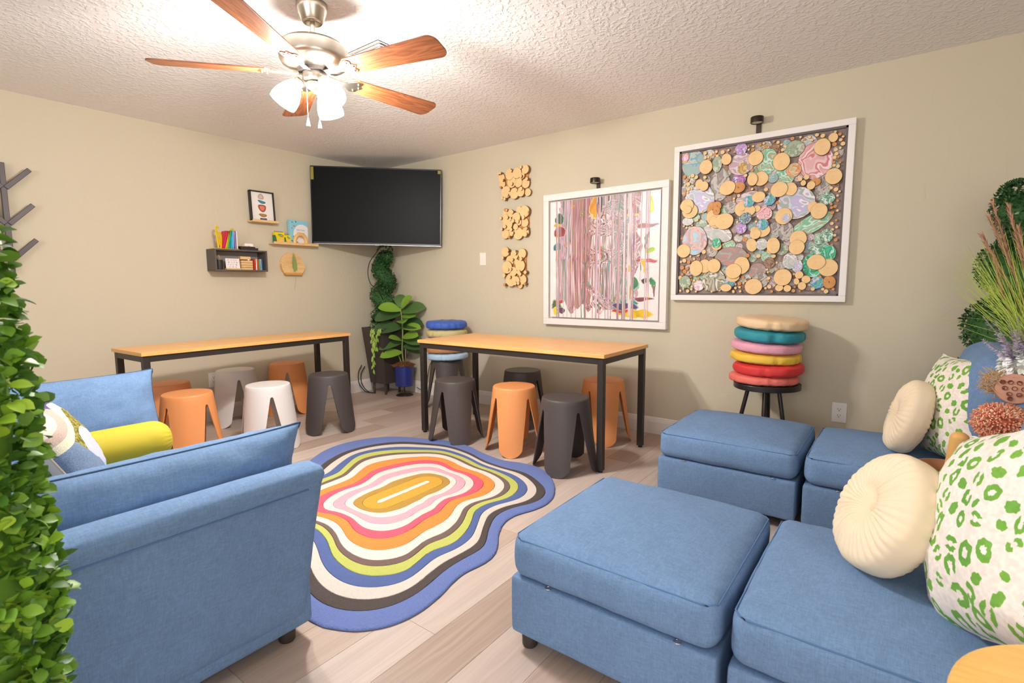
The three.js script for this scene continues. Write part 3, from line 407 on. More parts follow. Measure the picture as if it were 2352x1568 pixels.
{ // large wood slice collage
  const g = thing('wood_slice_collage', 'large white framed collage of wood slices and marbled painted discs', 'wall art', [3.915, 1.594, 0]);
  const S = 1.096, I = 1.02, fw = (S - I) / 2;
  part(g, 'frame', merged([rbox(S, fw, 0.05, 0.003, 0, (S - fw) / 2, 0.027), rbox(S, fw, 0.05, 0.003, 0, -(S - fw) / 2, 0.027), rbox(fw, I, 0.05, 0.003, (S - fw) / 2, 0, 0.027), rbox(fw, I, 0.05, 0.003, -(S - fw) / 2, 0, 0.027)]), frameWhite);
  part(g, 'backing_board', box(I + 0.004, I + 0.004, 0.02, 0, 0, 0.014), mat(0xffffff, 0.8, { map: tex(256, 256, (u, v) => { const k = 0.75 + 0.5 * fb(u, v, 30, 30, 151, 3); return [150 * k, 132 * k, 126 * k]; }, { rx: 2, ry: 2 }) }));
  part(g, 'inner_rebate', merged([box(I, 0.012, 0.03, 0, I / 2 - 0.006, 0.028), box(I, 0.012, 0.03, 0, -I / 2 + 0.006, 0.028), box(0.012, I, 0.03, I / 2 - 0.006, 0, 0.028), box(0.012, I, 0.03, -I / 2 + 0.006, 0, 0.028)]), mat(0x6b6160, 0.6));
  const R = rng(17), used = []; let k = 0; const Z = 0.023;
  { const fill = ['grey', 'teal', 'brown', 'sage', 'lilac', 'olive', 'white', 'brick', 'mint', 'grey'], done = [], all = [...SLICE_PAINTED, ...SLICE_WOOD]; let n = 0; while (done.length < 64 && n++ < 6000) { const r = 0.022 + 0.03 * R(), x = (R() * 2 - 1) * 0.46, y = (R() * 2 - 1) * 0.46; if (all.some(([a, b, c, d]) => Math.hypot((a - x) / (c + 0.3 * r), (b - y) / (d + 0.3 * r)) < 1) || done.some(([a, b, c]) => Math.hypot(a - x, b - y) < (c + r) * 0.8)) continue; done.push([x, y, r]); slice(g, x, y, r, r * (0.85 + 0.3 * R()), Z, 0.004 + 0.00006 * done.length, paintMats[fill[done.length % 10]], k++, R() * 6, 'painted_slice'); } }
  SLICE_PAINTED.forEach(([x, y, rx0, ry0, c], i) => { const rx = rx0 * 1.1, ry = ry0 * 1.1; slice(g, x, y, rx, ry, Z, 0.008 + 0.003 * (i % 4) + 0.00012 * i, paintMats[c], k++, (c === 'mint' || c === 'white') && rx > 0.09 ? (c === 'mint' ? 0.5 : -0.35) : 0, 'painted_slice'); used.push([x, y, Math.max(rx, ry) * 0.8]); });
  SLICE_WOOD.forEach(([x, y, rx0, ry0], i) => { const rx = rx0 * 1.07, ry = ry0 * 1.07; slice(g, x, y, rx, ry, Z + 0.004, 0.017 + 0.005 * (i % 3) + 0.00009 * i, (i >= 21 && i <= 23) || i === 0 || i === 58 || i === 60 ? sliceDarkMat : sliceMat, k++, R() * 0.3); used.push([x, y, Math.max(rx, ry)]); });
  SLICE_PAINTED_TOP.forEach(([x, y, rx, ry, c]) => slice(g, x, y, rx, ry, Z + 0.016, 0.016, paintMats[c], k++, R(), 'painted_slice'));
  const small = []; let tries = 0;
  while (small.length < 168 && tries++ < 9000) {
    const border = tries % 3 > 0, r = 0.007 + 0.011 * R() * R(), m = 0.485; let x = (R() * 2 - 1) * m, y = (R() * 2 - 1) * m;
    if (border) { const q = R() * 0.1; const e = (R() * 4) | 0; if (e === 0) x = m - q * 0.8; else if (e === 1) x = -m + q; else if (e === 2) y = m - q; else y = -m + q; }
    if (used.some(([a, b, c]) => Math.hypot(a - x, b - y) < c + r * 0.8) || small.some(([a, b, c]) => Math.hypot(a - x, b - y) < c + r * 1.02)) continue;
    small.push([x, y, r]); slice(g, x, y, r, r * (0.9 + 0.2 * R()), Z, 0.011 + 0.012 * R(), R() < 0.3 ? sliceDarkMat : sliceMat, k++, R() * 6);
  }
}
{ // three small plaques
  const spec = [[PLAQUE_A, 1.92, 2.06, 'uppermost of three plaques of overlapping pale wood slices'], [PLAQUE_B, 1.925, 1.715, 'middle plaque of three made of overlapping pale wood slices'], [PLAQUE_C, 1.925, 1.33, 'lowest and tallest of three plaques of overlapping wood slices']];
  spec.forEach(([list, x, y, label], n) => {
    const g = thing('wood_slice_plaque', label, 'wall art', [x, y, 0]), R = rng(31 + n);
    part(g, 'backing_board', rbox(n === 2 ? 0.2 : 0.26, n === 2 ? 0.28 : 0.18, 0.014, 0.003, 0, n === 2 ? -0.01 : 0.005, 0.009), sliceDarkMat);
    list.forEach(([a, b, r0], i) => { const r = r0 * (r0 > 0.02 ? 1.16 : 1.25); return slice(g, a, b, r, r, 0.012, r > 0.02 ? 0.014 + 0.0035 * (i % 5) + 0.00015 * i : 0.036 + 0.008 * R(), r < 0.013 && R() < 0.4 ? sliceDarkMat : sliceMat, i + n, R() * 6); });
  });
}
{ // drip painting: white canvas with poured and dripped paint
  const g = thing('drip_painting', 'white framed abstract painting of pink and grey paint drips', 'painting', [2.785, 1.373, 0]);
  const S = 1.1, I = 1.0, fw = 0.052;
  part(g, 'frame', merged([rbox(S, fw, 0.05, 0.003, 0, (S - fw) / 2, 0.027), rbox(S, fw, 0.05, 0.003, 0, -(S - fw) / 2, 0.027), rbox(fw, S - 2 * fw, 0.05, 0.003, (S - fw) / 2, 0, 0.027), rbox(fw, S - 2 * fw, 0.05, 0.003, -(S - fw) / 2, 0, 0.027)]), frameWhite);
  part(g, 'tray', box(S - 0.06, S - 0.06, 0.008, 0, 0, 0.008), mat(0xcfc4bf, 0.7));
  const pal = [0xd9a3b4, 0xc9a0a8, 0xb58f92, 0xa69699, 0xe3c3cc, 0x9b8a88, 0xc7b0c0, 0xb3727a, 0xbfa8b8, 0xd8b7b0, 0x8f8580, 0xe9d6da, 0xc58d9a].map(hex3), accent = [0xe0a92e, 0x4f6a56, 0xd4574c, 0x7c5b94, 0xe9d24a, 0xd98050, 0x3f8f6a, 0x4c9ab0].map(hex3), W0 = [243, 238, 237], streak = [0xcf9fae, 0xb58f92, 0xf0e6e8, 0x7f8a86, 0xc9a0a8, 0x5f5358, 0xd9cfd0, 0xa69699, 0xa58a6a, 0x8d7a80, 0xc7b0c0, 0x9b6a6e, 0xd8b7b0, 0x9aa39a, 0xe9d6da, 0xb3727a, 0xbfa8b8].map(hex3);
  const blob = [[0.44, 0.92, 0.05, 0.1, [236, 162, 44]], [0.49, 0.93, 0.025, 0.09, [84, 92, 92]], [0.09, 0.85, 0.05, 0.05, [72, 104, 88]], [0.08, 0.79, 0.04, 0.025, [232, 172, 52]], [0.1, 0.74, 0.06, 0.045, [156, 78, 78]], [0.08, 0.62, 0.035, 0.035, [88, 140, 150]], [0.07, 0.1, 0.055, 0.06, [84, 112, 78]], [0.06, 0.05, 0.03, 0.04, [238, 214, 52]], [0.11, 0.055, 0.04, 0.03, [104, 72, 100]], [0.12, 0.14, 0.04, 0.02, [214, 92, 84]], [0.72, 0.11, 0.13, 0.03, [90, 76, 120]], [0.8, 0.05, 0.16, 0.035, [240, 196, 40]], [0.76, 0.145, 0.1, 0.014, [70, 160, 150]], [0.68, 0.065, 0.08, 0.014, [212, 78, 64]], [0.78, 0.29, 0.06, 0.06, [62, 140, 96]], [0.9, 0.3, 0.03, 0.02, [90, 70, 70]], [0.955, 0.27, 0.02, 0.07, [66, 146, 100]], [0.88, 0.17, 0.08, 0.014, [150, 84, 96]], [0.955, 0.23, 0.012, 0.05, [150, 84, 96]], [0.9, 0.62, 0.015, 0.08, [84, 132, 86]], [0.93, 0.55, 0.04, 0.02, [176, 214, 66]], [0.9, 0.74, 0.09, 0.018, [176, 120, 128]], [0.93, 0.9, 0.02, 0.07, [232, 226, 84]], [0.77, 0.86, 0.07, 0.06, [150, 120, 128]], [0.77, 0.83, 0.055, 0.012, [240, 206, 60]], [0.9, 0.47, 0.08, 0.016, [206, 92, 100]], [0.87, 0.42, 0.02, 0.06, [238, 190, 60]]];
  const bars = []; { const R = rng(88); let x = 0.06; while (x < 0.92) { const w = 0.003 + 0.017 * R() * R() + 0.003 * R(), mid = x > 0.3 && x < 0.7; bars.push([x, w, R() < 0.75 ? 1 : 0.5 + 0.4 * R(), R() < (x > 0.78 ? 0.45 : 0.8) ? 0 : R() * 0.5, R() < 0.05 ? accent[(R() * 6) | 0] : pal[(R() * pal.length) | 0], R() < 0.42]); x += w * (x > 0.78 ? 1.6 : 0.92); } }
  const paint = tex(1024, 1024, (u, v) => {
    const a = N.noise(u * 5, v * 5, 1.5), b = N.noise(u * 5 + 9, v * 5, 4.5), a2 = N.noise(u * 14, v * 11, 7.1), b2 = N.noise(u * 14, v * 11 + 5, 2.1), tex1 = N.noise(u * 60 + a2 * 4, v * 26 + b2 * 4, 3);
    const uu = u + 0.022 * a2 + 0.006 * tex1, vv = v + 0.02 * b2; let c = W0, h = 0;
    const edge = sstep(u + 0.05 * a + 0.03 * a2, 0.05, 0.14) * (1 - sstep(u + 0.06 * b + 0.03 * b2, 0.8, 0.88)), bottom = sstep(v + 0.16 * N.noise(u * 11, 1, 1), 0.05, 0.1), patch = N.noise(u * 7 + a * 1.6, v * 2.4 + b, 8) + 0.62 * edge + 0.16;
    if (patch * edge > 0.18 && bottom > 0.5) { // streaked and marbled pours
      const sw = sstep(N.noise(u * 4 + 3, v * 3.5, 6.5), -0.05, 0.35), px = u + 0.01 * a + sw * (0.035 * a2 + 0.02 * N.noise(u * 30, v * 22, 4)), py = v + sw * (0.09 * b2 + 0.03 * N.noise(u * 28, v * 26, 9));
      const s = (N.noise(px * (34 - 14 * sw), py * (1.6 + 9 * sw), 5) * 2.6 + N.noise(px * 80, py * (3 + 14 * sw), 9) * 1.3 + 8) * 2.1, i = Math.floor(s), f = s - i; c = mix3(streak[(i * 7 + ((u * 5) | 0)) % streak.length], streak[(i * 7 + 7 + ((u * 5) | 0)) % streak.length], sstep(f, 0.55, 0.95));
      const ac = N.noise(u * 9 + 31, v * 6 + a * 2, 5); if (ac > 0.44) c = mix3(c, accent[Math.floor((ac * 40 + u * 9)) % 8], 0.6); h = 1;
    }
    for (const [bx, by, rx, ry, bc] of blob) { const d = Math.hypot((uu + 0.012 * a2 - bx) / rx, (vv - by) / ry); if (d < 1) { c = d > 0.88 ? mix3(bc, [250, 246, 240], 0.5) : mix3(bc, [bc[0] * 0.72, bc[1] * 0.72, bc[2] * 0.72], sstep(a2, -0.1, 0.5) * 0.6); h = 1; } }
    for (const [x, w, top, bot, bc, on] of bars) { const q = (u + 0.003 * a2 - x) / w; if (on && q > 0 && q < 1 && v < top && v > bot) { const st = N.noise(u * 150, v * 3 + x * 9, x * 50); c = mix3(mix3(bc, [244, 236, 238], clamp(st * 1.2, 0, 0.6)), [104, 86, 86], clamp(-st * 1.1 - 0.1, 0, 0.55)); if (N.noise(u * 40, v * 6, x * 31) > 0.42) c = mix3(c, accent[((x * 97) | 0) % 8], 0.7); h = 1; } }
    return h ? c : mix3(W0, [232, 224, 224], 0.3 * (0.5 + a2));
  });
  const lum = paint.image.data, bump = tex(512, 512, (u, v) => { const x = (u * 1024) | 0, y = (v * 1024) | 0, o = (y * 1024 + x) * 4, s = lum[o] + lum[o + 1] + lum[o + 2]; return s > 690 ? 20 : 90 + 165 * (Math.abs(s - 450) / 450); }, { srgb: false });
  part(g, 'canvas', faceUV(at(new THREE.BoxGeometry(I - 0.03, I - 0.03, 0.03), 0, 0, 0.026), -(I - 0.03) / 2, -(I - 0.03) / 2, I - 0.03, I - 0.03), phys(0xffffff, 0.42, { map: paint, bumpMap: bump, bumpScale: 0.002, clearcoat: 0.25, clearcoatRoughness: 0.25 }));
}
// picture lamps above the two framed works
for (const [x, y, label] of [[2.735, 1.985, 'small dark puck lamp above the drip painting'], [3.915, 2.225, 'small dark puck lamp above the wood slice collage']]) {
  const g = thing('picture_lamp', label, 'lamp', [x, y, 0]);
  part(g, 'wall_bracket', merged([rbox(0.03, 0.07, 0.012, 0.002, 0.0, -0.035, 0.006), rbox(0.03, 0.012, 0.03, 0.002, 0, -0.005, 0.015)]), mat(0x4a403a, 0.4, { metalness: 0.6 }));
  part(g, 'lamp_head', at(lathe([[0, 0.019], [0.037, 0.019], [0.04, 0.016], [0.04, -0.017], [0.038, -0.019], [0.035, -0.019], [0.034, -0.012], [0, -0.012]], 36), 0, 0, 0.062), mat(0x40362f, 0.3, { metalness: 0.7 }));
  part(g, 'diffuser', cyl(0.034, 0.034, 0.003, 32, 0, -0.0135, 0.062), mat(0xe9e2d4, 0.6));
}
{ // switch and outlets
  const g = thing('light_switch', 'white rocker light switch on the back wall beside the slice plaques', 'switch', [1.508, 1.412, 0]);
  part(g, 'plate', rbox(0.074, 0.12, 0.007, 0.003, 0, 0, 0.0035), whitePlastic); part(g, 'rocker', rbox(0.034, 0.068, 0.006, 0.002, 0, 0, 0.0085), whitePlastic, null, [0.05, 0, 0]);
  const outlet = (label, pos, turn) => {
    const o = thing('wall_outlet', label, 'outlet', pos, turn), slot = mat(0x2b2422, 0.7); part(o, 'plate', rbox(0.082, 0.126, 0.007, 0.003, 0, 0, 0.0035), whitePlastic);
    for (const s of [-1, 1]) { const f = part(o, 'socket', rbox(0.034, 0.03, 0.003, 0.001, 0, s * 0.02, 0.0078), whitePlastic); part(f, 'slots', merged([box(0.0025, 0.008, 0.001, -0.007, s * 0.02 + 0.004, 0.0094), box(0.0025, 0.007, 0.001, 0.007, s * 0.02 + 0.004, 0.0094), box(0.005, 0.005, 0.001, 0, s * 0.02 - 0.007, 0.0094)]), slot); }
  };
  outlet('white double wall outlet above the ottomans', [4.465, 0.343, 0], 0);
  outlet('white wall outlet behind the shaded white stool', [0, 0.36, 1.862], PI / 2);
}
// ---------------------------------------------------------------- rug: nested wavy bands of cut pile
{
  const rug = thing('wavy_rug', 'multicoloured wavy flower shaped rug of nested bands on the plank floor', 'rug', [2.576, 0, 1.966]);
  const C = {
    outer: [[-170.2, 1.047], [-160.4, 1.118], [-148.3, 1.136], [-139.5, 1.089], [-130.5, 1.017], [-121.2, 0.974], [-109.3, 0.892], [-95.6, 0.782], [-80.2, 0.754], [-70.9, 0.822], [-60.7, 0.871], [-47.4, 0.861], [-38.6, 0.849], [-27.5, 0.82], [-20, 0.769], [-12.1, 0.694], [-2.5, 0.686], [6.9, 0.751], [14, 0.856], [20.3, 0.902], [26.6, 0.921], [31.4, 0.985], [35.1, 1.06], [39.3, 1.125], [43, 1.166], [47.1, 1.184], [51.6, 1.174], [56.2, 1.148], [60, 1.1], [68, 0.97], [78, 0.84], [90, 0.77], [105, 0.8], [125, 0.87], [145, 0.86], [160, 0.82], [170, 0.84], [180, 0.93]],
    black: [[-164.1, 0.914], [-149.5, 0.967], [-139.6, 0.957], [-129.6, 0.9], [-117.7, 0.845], [-106.2, 0.767], [-88.3, 0.665], [-71.5, 0.67], [-60, 0.737], [-48.7, 0.769], [-35.8, 0.792], [-25.2, 0.746], [-16.8, 0.647], [-5.1, 0.614], [7.2, 0.686], [15.6, 0.79], [23, 0.823], [30.8, 0.879], [36.2, 0.967], [40.5, 1.033], [45.4, 1.077], [51.2, 1.08], [57, 1.044], [62, 0.982], [70, 0.86], [80, 0.745], [92, 0.675], [107, 0.7], [126, 0.77], [145, 0.755], [160, 0.7], [170, 0.705], [182, 0.801]],
    green: [[-161.5, 0.765], [-147, 0.782], [-132.7, 0.745], [-118.6, 0.725], [-105.2, 0.656], [-83, 0.575], [-66.5, 0.6], [-45, 0.647], [-28.8, 0.598], [-17.5, 0.506], [-5, 0.49], [4.1, 0.541], [14.9, 0.624], [23.7, 0.688], [33.5, 0.716], [40.2, 0.833], [47, 0.859], [53.4, 0.843], [61.8, 0.764], [67.1, 0.705], [75.1, 0.614], [88, 0.557], [100, 0.573], [120, 0.64], [140, 0.63], [160.7, 0.575], [174.1, 0.56], [186, 0.64]],
    red: [[-164.9, 0.429], [-146.9, 0.471], [-125.6, 0.524], [-112.1, 0.511], [-92.9, 0.432], [-69.8, 0.45], [-51.7, 0.453], [-32.2, 0.392], [-15.4, 0.31], [0, 0.315], [12.6, 0.357], [28, 0.4], [42.2, 0.512], [53, 0.551], [65, 0.512], [82, 0.42], [98.8, 0.419], [109.8, 0.475], [122.2, 0.49], [139.8, 0.434], [160, 0.35], [178, 0.36]],
  };
  const fit = (a) => { const s = a.map(([d, r]) => [((d % 360) + 360) % 360, r]).sort((x, y) => x[0] - y[0]), n = s.length; const f = (d) => { d = ((d % 360) + 360) % 360; let i = s.findIndex((q) => q[0] > d); if (i < 0) i = n; const g = (k) => { const w = Math.floor(k / n); return [s[((k % n) + n) % n][0] + 360 * w, s[((k % n) + n) % n][1]]; }, [p0, p1, p2, p3] = [g(i - 2), g(i - 1), g(i), g(i + 1)], t = (d - p1[0]) / (p2[0] - p1[0]), m1 = (p2[1] - p0[1]) / (p2[0] - p0[0]) * (p2[0] - p1[0]), m2 = (p3[1] - p1[1]) / (p3[0] - p1[0]) * (p2[0] - p1[0]); return (2 * t ** 3 - 3 * t * t + 1) * p1[1] + (t ** 3 - 2 * t * t + t) * m1 + (3 * t * t - 2 * t ** 3) * p2[1] + (t ** 3 - t * t) * m2; }; return (d) => (f(d - 3) + 2 * f(d) + f(d + 3)) / 4; };
  const fo = fit(C.outer), fbk = fit(C.black), fg = fit(C.green), fr = fit(C.red);
  const stad = (hl, r) => (d) => { const a = d * PI / 180, c = Math.abs(Math.cos(a)), s = Math.abs(Math.sin(a)); if (c > 1e-4 && r / c * s < hl) return r / c; const b = hl * s; return b + Math.sqrt(Math.max(0, r * r - (hl * c) ** 2)); };
  const yl = stad(0.16, 0.1), keys = [[0.218, yl], [0.566, fr], [0.871, fg], [1.101, fbk], [1.2, fo]];
  const contour = (s) => { for (let i = 1; i < keys.length; i++) if (s <= keys[i][0] + 1e-6) { const t = (s - keys[i - 1][0]) / (keys[i][0] - keys[i - 1][0]); return (d) => lerp(keys[i - 1][1](d), keys[i][1](d), t); } };
  T.pile = tex(256, 256, (u, v) => 255 * fb(u, v, 90, 90, 171, 2), { srgb: false, rx: 4, ry: 4 });
  const bands = [['white bar', 0, 'rgb(223,216,207)'], ['yellow', 0.218, 'rgb(204,156,56)'], ['ochre', 0.294, 'rgb(176,138,62)'], ['cream', 0.356, 'rgb(220,213,203)'], ['pink', 0.432, 'rgb(216,164,176)'], ['cream', 0.497, 'rgb(218,210,202)'], ['coral red', 0.566, 'rgb(212,92,112)'], ['orange', 0.671, 'rgb(222,140,66)'], ['cream', 0.755, 'rgb(222,215,204)'], ['brown', 0.801, 'rgb(115,94,88)'], ['lime green', 0.871, 'rgb(188,192,100)'], ['blue', 0.952, 'rgb(83,102,154)'], ['cream', 1.032, 'rgb(212,202,192)'], ['dark brown', 1.101, 'rgb(78,68,65)'], ['periwinkle blue', 1.2, 'rgb(104,122,180)']];
  const NS = 256, H = 0.013; let inner = () => 0;
  bands.forEach(([nm, s, c], b) => {
    const out = b === 0 ? stad(0.172, 0.017) : contour(s), pos = [], e = 0.0035, R = (f, d, o) => Math.max(0, f(d) + o), last = b === bands.length - 1;
    const P = (i, k) => { const d = i / NS * 360, a = d * PI / 180, w = last ? 0.004 * N.noise(Math.cos(a) * 30, Math.sin(a) * 30, 3) : 0, [r, y] = [[R(inner, d, 0), 0.002], [R(inner, d, b ? e * 0.3 : 0), H - 0.003], [R(inner, d, b ? e : 0), H], [R(out, d, -e - (last ? 0.006 : 0)), H], [R(out, d, -e * 0.3 + w), H - (last ? 0.006 : 0.003)], [R(out, d, w), last ? 0.003 : 0.002]][k]; return [r * Math.cos(a), y, r * Math.sin(a)]; };
    for (let i = 0; i < NS; i++) for (let k = 0; k < 5; k++) { const A = P(i, k), B = P(i + 1, k), Cc = P(i + 1, k + 1), D = P(i, k + 1); pos.push(...A, ...B, ...Cc, ...A, ...Cc, ...D); }
    const g = new THREE.BufferGeometry(); g.setAttribute('position', new THREE.Float32BufferAttribute(pos, 3));
    for (let i = 0; i < pos.length; i += 9) { const t = pos.slice(i + 3, i + 6); pos.splice(i + 3, 3, ...pos.slice(i + 6, i + 9)); pos.splice(i + 6, 3, ...t); }
    g.setAttribute('position', new THREE.Float32BufferAttribute(pos, 3)); boxUV(g); softNormals(g, 60);
    part(rug, 'band', g, mat(c, 0.95, { bumpMap: T.pile, bumpScale: 0.003 }), null, null, nm + ' pile band');
    inner = out;
  });
}
// ---------------------------------------------------------------- blue upholstery
const blueMat = mat(0xffffff, 0.9, { map: T.blue, bumpMap: T.weaveBump, bumpScale: 0.0006 });
const seamMat = mat(0x557aa6, 0.9), footMat = mat(0x3a302b, 0.5), hookMat = mat(0xd8d4cf, 0.25, { metalness: 1 });
function rim(w, d, r, y, rad) { // rounded rectangle cord
  const pts = [], c = [[w / 2 - r, d / 2 - r, 0], [-w / 2 + r, d / 2 - r, PI / 2], [-w / 2 + r, -d / 2 + r, PI], [w / 2 - r, -d / 2 + r, 1.5 * PI]];
  for (const [x, z, a] of c) for (let i = 0; i <= 5; i++) pts.push(V(x + r * Math.cos(a + i / 5 * PI / 2), y, z + r * Math.sin(a + i / 5 * PI / 2)));
  return new THREE.TubeGeometry(new THREE.CatmullRomCurve3(pts, true, 'catmullrom', 0.2), 140, rad, 6, true);
}
function makeModule(name, label, category, x0, x1, z0, z1, seed, back) {
  const w = x1 - x0, d = z1 - z0, g = thing(name, label, category, [(x0 + x1) / 2, 0, (z0 + z1) / 2]);
  part(g, 'base', at(softBox(w, 0.19, d, 0.014, 0.004, seed, 0.001), 0, 0.15, 0), blueMat);
  const c = part(g, 'seat_cushion', at(softBox(w - 0.006, 0.142, d + 0.006, 0.042, 0.014, seed + 5, 0.003, 26, 0.042), 0, 0.315, 0), blueMat);
  part(c, 'piping', rim(w - 0.016, d - 0.008, 0.04, 0.372, 0.0022), seamMat);
  for (const sx of [-1, 1]) for (const sz of [-1, 1]) part(g, 'foot', lathe([[0, 0], [0.021, 0], [0.025, 0.006], [0.026, 0.06], [0, 0.06]], 20), footMat, [sx * (w / 2 - 0.045), 0, sz * (d / 2 - 0.045)]);
  for (const hx of [-w / 2 + 0.14, w / 2 - 0.1]) part(g, 'hook', new THREE.TorusGeometry(0.009, 0.002, 6, 14, 4.4).rotateX(PI / 2), hookMat, [hx, 0.247, d / 2 - 0.006]);
  if (back) {
    part(g, 'back_frame', at(softBox(0.13, 0.66, d, 0.03, 0.006, seed + 9, 0.002), w / 2 + 0.07, 0.385, 0), blueMat);
    const b = part(g, 'back_cushion', softBox(0.17, 0.47, d - 0.02, 0.07, 0.03, seed + 11, 0.004), blueMat, [w / 2 - 0.06, 0.645, 0], [0, 0, -0.16]);
    part(b, 'piping', rim(0.46, d - 0.03, 0.05, -0.055, 0.0022).rotateZ(PI / 2), seamMat);
  }
  return g;
}
makeModule('ottoman', 'square blue fabric ottoman in front of the leopard pillow sofa, nearest the camera', 'ottoman', 3.808, 4.444, 1.955, 2.6, 1);
makeModule('sofa_seat', 'blue sofa seat at lower right holding a cream round pillow and big leopard pillow', 'sofa', 4.466, 5.14, 1.955, 2.6, 2, true);
makeModule('ottoman', 'square blue fabric ottoman beneath the wood slice collage, by the cushion stack table', 'ottoman', 3.745, 4.408, 0.575, 1.21, 3);
makeModule('sofa_seat', 'blue sofa seat near the wall outlet with a narrow leopard pillow', 'sofa', 4.432, 5.1, 0.575, 1.21, 4, true);

{ // left sofa, arms parallel to the left wall, facing the pictures
  const g = thing('blue_sofa', 'blue fabric sofa with rolled arms in the left foreground, facing the pictures', 'sofa', [2.385, 0, 3.465]);
  part(g, 'base', at(softBox(1.74, 0.2, 1.03, 0.02, 0.004, 21, 0.001), 0, 0.155, 0), blueMat);
  const armG = () => { const a = softBox(0.11, 0.5, 1.01, 0.035, 0.006, 23, 0.0015, 26), p = a.attributes.position; for (let i = 0; i < p.count; i++) { const t = (p.getY(i) + 0.25) / 0.5; p.setZ(i, p.getZ(i) + (p.getZ(i) < 0 ? -0.075 * (t - 0.1) : 0)); p.setX(i, p.getX(i) + 0.03 * t * t + (t > 0.86 ? 0.012 * Math.sin((t - 0.86) / 0.14 * PI) * Math.sign(p.getX(i)) : 0)); } a.computeVertexNormals(); return softNormals(a, 70); };
  for (const s of [1, -1]) {
    const a = part(g, 'arm', armG(), blueMat, [s * 0.825, 0.34, 0.005]); if (s < 0) a.scale.x = -1;
    part(a, 'seam', tube([[0.083, 0.182, -0.5], [0.083, 0.182, 0], [0.083, 0.182, 0.49]], 0.0022, 8, 6), seamMat);
  }
  part(g, 'back_rest', at(softBox(1.74, 0.58, 0.12, 0.04, 0.006, 27, 0.002), 0, 0.4, 0.455), blueMat);
  for (const s of [-1, 1]) { const c = part(g, 'seat_cushion', at(softBox(0.765, 0.17, 0.9, 0.045, 0.01, 29 + s, 0.003, 24, 0.02), s * 0.385, 0.335, -0.06), blueMat); part(c, 'piping', rim(0.745, 0.88, 0.04, 0.407, 0.0022).translate(s * 0.385, 0, -0.06), seamMat); }
  for (const sx of [-1, 1]) for (const sz of [-1, 1]) part(g, 'foot', lathe([[0, 0], [0.024, 0], [0.027, 0.006], [0.028, 0.07], [0, 0.07]], 20), footMat, [sx * 0.81, 0, sz * 0.45]);
  for (const s of [-1, 1]) part(g, 'back_cushion', softBox(0.76, 0.36, 0.17, 0.07, 0.03, 35 + s, 0.004), blueMat, [s * 0.385, 0.58, 0.33], [-0.14, 0, 0]);
}
function orient(o, normal, up = V(0, 1, 0), spin = 0) { // local z along normal
  o.quaternion.setFromRotationMatrix(aim(normal, up)); if (spin) o.rotateZ(spin); return o;
}
function border(w, h, pinch, r, ears = 0) { const pts = [], n = 14, f = (s) => s; for (let e = 0; e < 4; e++) for (let i = 0; i < n; i++) { const t = i / n * 2 - 1, [u, v] = [[t, -1], [1, t], [-t, 1], [-1, -t]][e], k = ears * Math.pow(Math.abs(u * v), 6); pts.push(V(w / 2 * u * (1 - pinch * (1 - v * v) * u * u + k), h / 2 * v * (1 - pinch * (1 - u * u) * v * v + k), 0)); } return new THREE.TubeGeometry(new THREE.CatmullRomCurve3(pts, true, 'catmullrom', 0.3), 160, r, 6, true); }
function bluePillow(label, pos, normal, w, h, t, seed, up, spin) {
  const o = thing('blue_side_cushion', label, 'cushion', pos); orient(o, normal, up, spin);
  const c = part(o, 'cover', boxUV(softNormals(pillow(w, h, t, { seed, pinch: 0.03, pw: 3.2, q: 0.5, wr: 0.011, ears: 0.03 }).toNonIndexed(), 180)), blueMat);
  part(o, 'piping', border(w, h, 0.03, 0.003, 0.03), mat(0x34506f, 0.9)); return o;
}
bluePillow('long blue cushion leaning inside the near arm of the foreground sofa', [3.05, 0.53, 3.265], V(-0.96, 0.28, 0), 0.76, 0.32, 0.19, 3);
bluePillow('long blue cushion leaning inside the far arm, behind the yellow bolster', [1.7, 0.56, 3.22], V(0.95, 0.3, 0), 0.74, 0.36, 0.19, 9);
{ // yellow velvet bolster
  const L = 0.5, r = 0.084, pos = [], idx = [], nu = 80, nv = 64;
  for (let j = 0; j <= nv; j++) for (let i = 0; i <= nu; i++) {
    const s = j / nv, e = Math.min(s, 1 - s), th = i / nu * 2 * PI, cap = e < 0.16 ? Math.sqrt(Math.max(0, 1 - (1 - e / 0.16) ** 2)) : 1;
    let rr = r * cap * (1 + 0.012 * N.noise(Math.cos(th) * 2, Math.sin(th) * 2, s * 6)); const pl = e < 0.13 ? (1 - e / 0.13) : 0; rr += 0.006 * pl * cap ** 0.3 * (Math.abs(Math.sin(th * 11 + Math.sin(th * 3))) - 0.5);
    const z = (s - 0.5) * L + (e < 0.02 ? Math.sign(0.5 - s) * 0.012 * (1 - e / 0.02) : 0); pos.push(rr * Math.cos(th), rr * Math.sin(th), z);
  }
  for (let j = 0; j < nv; j++) for (let i = 0; i < nu; i++) { const a = j * (nu + 1) + i, b = a + 1, c = a + nu + 1, d = c + 1; idx.push(a, b, c, b, d, c); }
  const g = new THREE.BufferGeometry(); g.setAttribute('position', new THREE.Float32BufferAttribute(pos, 3)); g.setIndex(idx);
  const o = solo('bolster_pillow', 'yellow velvet bolster with gathered ends lying on the foreground sofa', 'pillow', smooth(g), phys(0xc8b52e, 0.75, { sheen: 0.6, sheenColor: col(0xfff07a), sheenRoughness: 0.4 }), [2.19, 0.5, 3.21]);
}
